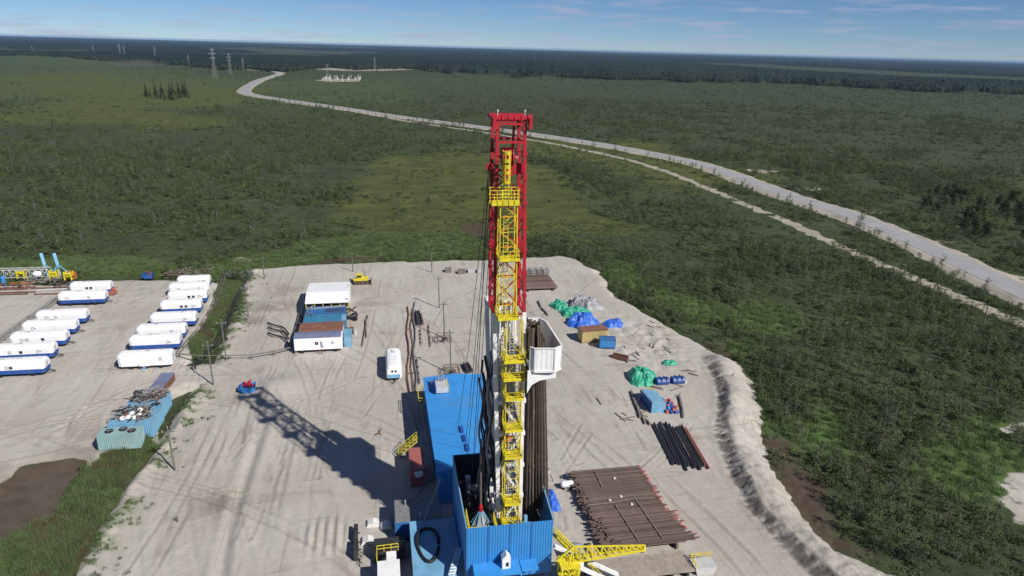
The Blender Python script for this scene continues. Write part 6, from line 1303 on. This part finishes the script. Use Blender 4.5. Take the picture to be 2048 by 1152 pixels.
scatter('bank_weeds', gk, np.stack([x, y, samp(Z, x, y)-.02], -1), rg.uniform(.25, .65, len(x)), rg.uniform(0, 6.28, len(x)), rg.integers(0, 3, len(x)))
# individual trees: the largest ones, in the marsh right of the pad
def make_tree(name, label, cat, group, parts, mats):
    t = thing(name, label, cat, (0, 0, 0), 0, group); parts[0].build('trunk', mats[0], t); parts[1].build('crown', mats[1], t); return t
protos = [make_tree('bog_tree', 'slender grey-green young tree in the thicket right of the sand berm', 'tree', 'slender trees right of the berm', bog_tree(40+k, 4.2+.4*k, 30, 6), (TW if k % 2 else B, LF['bog' if k == 3 else 'heath'])) for k in range(4)]
bare_p = [make_tree('dead_tree', 'bare pale grey dead tree in the thicket right of the sand berm', 'tree', 'bare trees right of the berm', bog_tree(60+k, 4.6, 16, bare=True), (B, LF['grey'])) for k in range(2)]
def plant(protos, xy, s0, s1):
    for i, (x, y) in enumerate(xy):
        p = protos[i % len(protos)]; o = p if i < len(protos) else copy_tree(p)
        o.location = (x, y, gz(x, y)); s = rnd.uniform(s0, s1); o.scale = (s, s, s*rnd.uniform(.9, 1.2)); o.rotation_euler = (0, 0, rnd.uniform(0, 6.28))
def pick(poly, n, gap, z=-1.2):
    P_ = GP(poly, z); a = np.array(P_); out = []; tries = 0
    while len(out) < n and tries < 40000:
        tries += 1; px = rnd.uniform(min(p[0] for p in poly), max(p[0] for p in poly)); py = rnd.uniform(min(p[1] for p in poly), max(p[1] for p in poly)); x, y = G(px, py, z); xa, ya = np.array([x]), np.array([y])
        if not inside(xa, ya, P_)[0] or not free(xa, ya)[0] or samp(FLD['lush'], xa, ya)[0] > .6 or any((x-u)**2+(y-v)**2 < gap*gap for u, v in out): continue
        out.append((x, y))
    return out
RM = [(1500,690),(1640,640),(1800,650),(2048,720),(2048,950),(1960,1010),(2000,1100),(2048,1152),(1840,1150),(1720,1090),(1640,960),(1560,850),(1520,760)]
plant(protos, pick(RM, 190, 1.5), .6, 1.05); plant(bare_p, pick(RM, 42, 2.2), .6, 1.05)
gr = [make_tree('grove_tree', 'dark leafy tree in the grove right of the grey road', 'tree', 'dark trees of the roadside grove', bog_tree(80+k, 8.5, 60, 9, .5, .36, .26), (B, LF['dark'] if k % 2 else LF['bog'])) for k in range(4)]
plant(gr, pick([(1930,425),(2010,400),(2060,410),(2060,500),(1990,500),(1925,465)], 40, 2.4)+pick([(1835,415),(1870,395),(1930,395),(1930,425),(1870,430)], 22, 3), .42, .85)
cl = [make_tree('spruce', 'dark spruce in the lone clump on the plain left of road bend', 'tree', 'spruces of the lone clump', spruce(90+k, 13+k*2, 2.4, 14), (B, LF['dark'])) for k in range(3)]
plant(cl, pick([(285,192),(310,184),(370,184),(385,196),(340,202)], 34, 4), .6, 1.1)
# a sprinkle of bigger scrub along the road verge and edge of the sand
x, y = polar(9000, 120, 620, 5, 55); d = rdist(x, y, road_pts[::4]); d2 = rdist(x, y, tr[::4]); k = (d > 9.5) & (d < 17) & (d2 > 3.2) & (samp(FLD['sand'], x, y) < .2); x, y = x[k], y[k]; x, y = thin(x, y, .8)
scatter('verge_scrub', kc, np.stack([x, y, samp(Z, x, y)-.05], -1), rg.uniform(.6, 1.25, len(x)), rg.uniform(0, 6.28, len(x)), np.where(rg.uniform(0, 1, len(x)) < .3, rg.integers(0, 4, len(x)), 5+rg.integers(0, 3, len(x))))

# ------------------------------------------------------------------ far forest
EDGE_PX = [(-300,92),(0,108),(120,112),(210,119),(330,126),(420,133),(560,141),(640,134),(830,137),(960,148),(1080,150),(1200,157),(1380,160),(1500,163),(1650,168),(1800,176),(1940,181),(2048,184),(2400,196)]
ed = np.array(GP(EDGE_PX, -1.2)); eang = np.arctan2(ed[:, 0], ed[:, 1]); erad = np.hypot(ed[:, 0], ed[:, 1]); o_ = np.argsort(eang); eang, erad = eang[o_], erad[o_]
ang = np.radians(np.arange(-36, 58, .11)); base = np.interp(ang, eang, erad)
base = base*(1+.16*(fbm(ang*26, ang*0, 4, 120)-.5))
rad = [1.0]
while rad[-1] < 9: rad.append(rad[-1]*(1.010+.012*min(1, (rad[-1]-1)/3)))
rad = np.array(rad); A_, R_ = np.meshgrid(ang, rad); RR = base[None, :]*R_; FX, FYY = RR*np.sin(A_), RR*np.cos(A_)
gap = fbm(FX/900, FYY/1700, 4, 130); hgt = 5+9*fbm(FX/420, FYY/420, 3, 131)
open_ = np.clip((gap-.585)*18, 0, 1)*np.clip((R_-1.08)*20, 0, 1)
FZ = -1.5+(hgt*(.72+.55*rg.uniform(0, 1, FX.shape)))*(1-open_); FZ[0] = -1.5; FZ[1] *= .7
FZ -= 2.2*open_
m, t, b = bsdf('forest_canopy'); ps = N(t, 'ShaderNodeNewGeometry').outputs['Position']; n1 = noise(t, .02, 6, .75, ps); n2 = noise(t, .0016, 5, .6, ps)
c = ramp(t, n1, (.3, (.008, .014, .011)), (.7, (.022, .033, .022))); c = mixc(t, ramp(t, n2, (.48, (0,)*3), (.62, (.5,)*3)), c, (.032, .040, .030)); t.links.new(c, b.inputs['Base Color']); b.inputs['Roughness'].default_value = .95; b.inputs['Specular IOR Level'].default_value = .1
grid_mesh('far_forest', FX, FYY, FZ, m, kind='stuff', smooth=False)
fk = kinds('far_tree', [(joined(*spruce(200+k, 12+2*k, 2.6, 8)), [B, LF['far']]) for k in range(3)] + [(joined(*bog_tree(210, 9, 26, 6, .8, .5, .3)), [B, LF['bog']]), (joined(*bog_tree(211, 8, 22, 4, .7, .45, .25, True)), [B, LF['grey']])])
a = np.radians(rg.uniform(-36, 58, 15000)); rr_ = np.interp(a, ang, base)*(1-.06+.22*rg.uniform(0, 1, 15000)**1.4*np.where(rg.uniform(0, 1, 15000) < .8, 1, 0)); x, y = rr_*np.sin(a), rr_*np.cos(a); k = fbm(x/160, y/160, 4, 140) > .42; x, y = x[k], y[k]
idx = np.where(rg.uniform(0, 1, len(x)) < .75, rg.integers(0, 3, len(x)), 3); P3 = np.stack([x, y, np.full(len(x), -1.4)], -1); scs = rg.uniform(.5, 1.0, len(x))
extra = []
for poly, n, ii in (([(225,128),(300,122),(345,130),(300,136),(235,136)], 900, 4), ([(195,116),(300,116),(330,124),(220,128)], 500, 4), ([(1135,150),(1165,147),(1195,153),(1190,160),(1140,158)], 160, 0), ([(1020,150),(1050,148),(1050,157),(1022,157)], 80, 1), ([(940,142),(1010,140),(1150,148),(1010,150)], 240, 0), ([(510,136),(560,132),(620,135),(600,140),(530,141)], 260, 1), ([(1530,158),(1660,160),(1700,168),(1560,166)], 120, 0), ([(1850,165),(1960,168),(2060,176),(2060,188),(1960,182)], 500, 2)):
    Pp = np.array(GP(poly, -1.2)); xx = rg.uniform(Pp[:, 0].min(), Pp[:, 0].max(), n*6); yy = rg.uniform(Pp[:, 1].min(), Pp[:, 1].max(), n*6); k = inside(xx, yy, [tuple(p) for p in Pp]); xx, yy = xx[k][:n], yy[k][:n]; extra.append((xx, yy, np.full(len(xx), ii)))
for xx, yy, ii in extra: P3 = np.concatenate([P3, np.stack([xx, yy, np.full(len(xx), -1.4)], -1)]); idx = np.concatenate([idx, ii]); scs = np.concatenate([scs, rg.uniform(.5, .95, len(xx))])
scatter('forest_edge', fk, P3, scs, rg.uniform(0, 6.28, len(scs)), idx)
# pale lakes glimpsed between the far woods
lm, t, b = bsdf('lake_water'); b.inputs['Base Color'].default_value = (.05, .06, .07, 1); b.inputs['Roughness'].default_value = .06
for q in ([(1890,133),(1960,131),(2060,136),(2060,139),(1960,137)], [(2010,129),(2060,130),(2060,132.5)]): patch('lake', q, 1.0, lm)

# ------------------------------------------------------------------ air
hm = bpy.data.materials.new('thin_air'); hm.use_nodes = True; ht = hm.node_tree; ht.nodes.clear(); ho = ht.nodes.new('ShaderNodeOutputMaterial'); hv = ht.nodes.new('ShaderNodeVolumePrincipled')
hv.inputs['Color'].default_value = (.36, .60, 1, 1); hv.inputs['Density'].default_value = 3e-5; hv.inputs['Anisotropy'].default_value = .0
ht.links.new(hv.outputs[0], ho.inputs['Volume']); hm.cycles.homogeneous_volume = True
mb = MB(); mb.box(-27500, 27500, -10000, 31500, -4.2, 62); hz = mb.build('haze', hm); hz['kind'] = 'stuff'
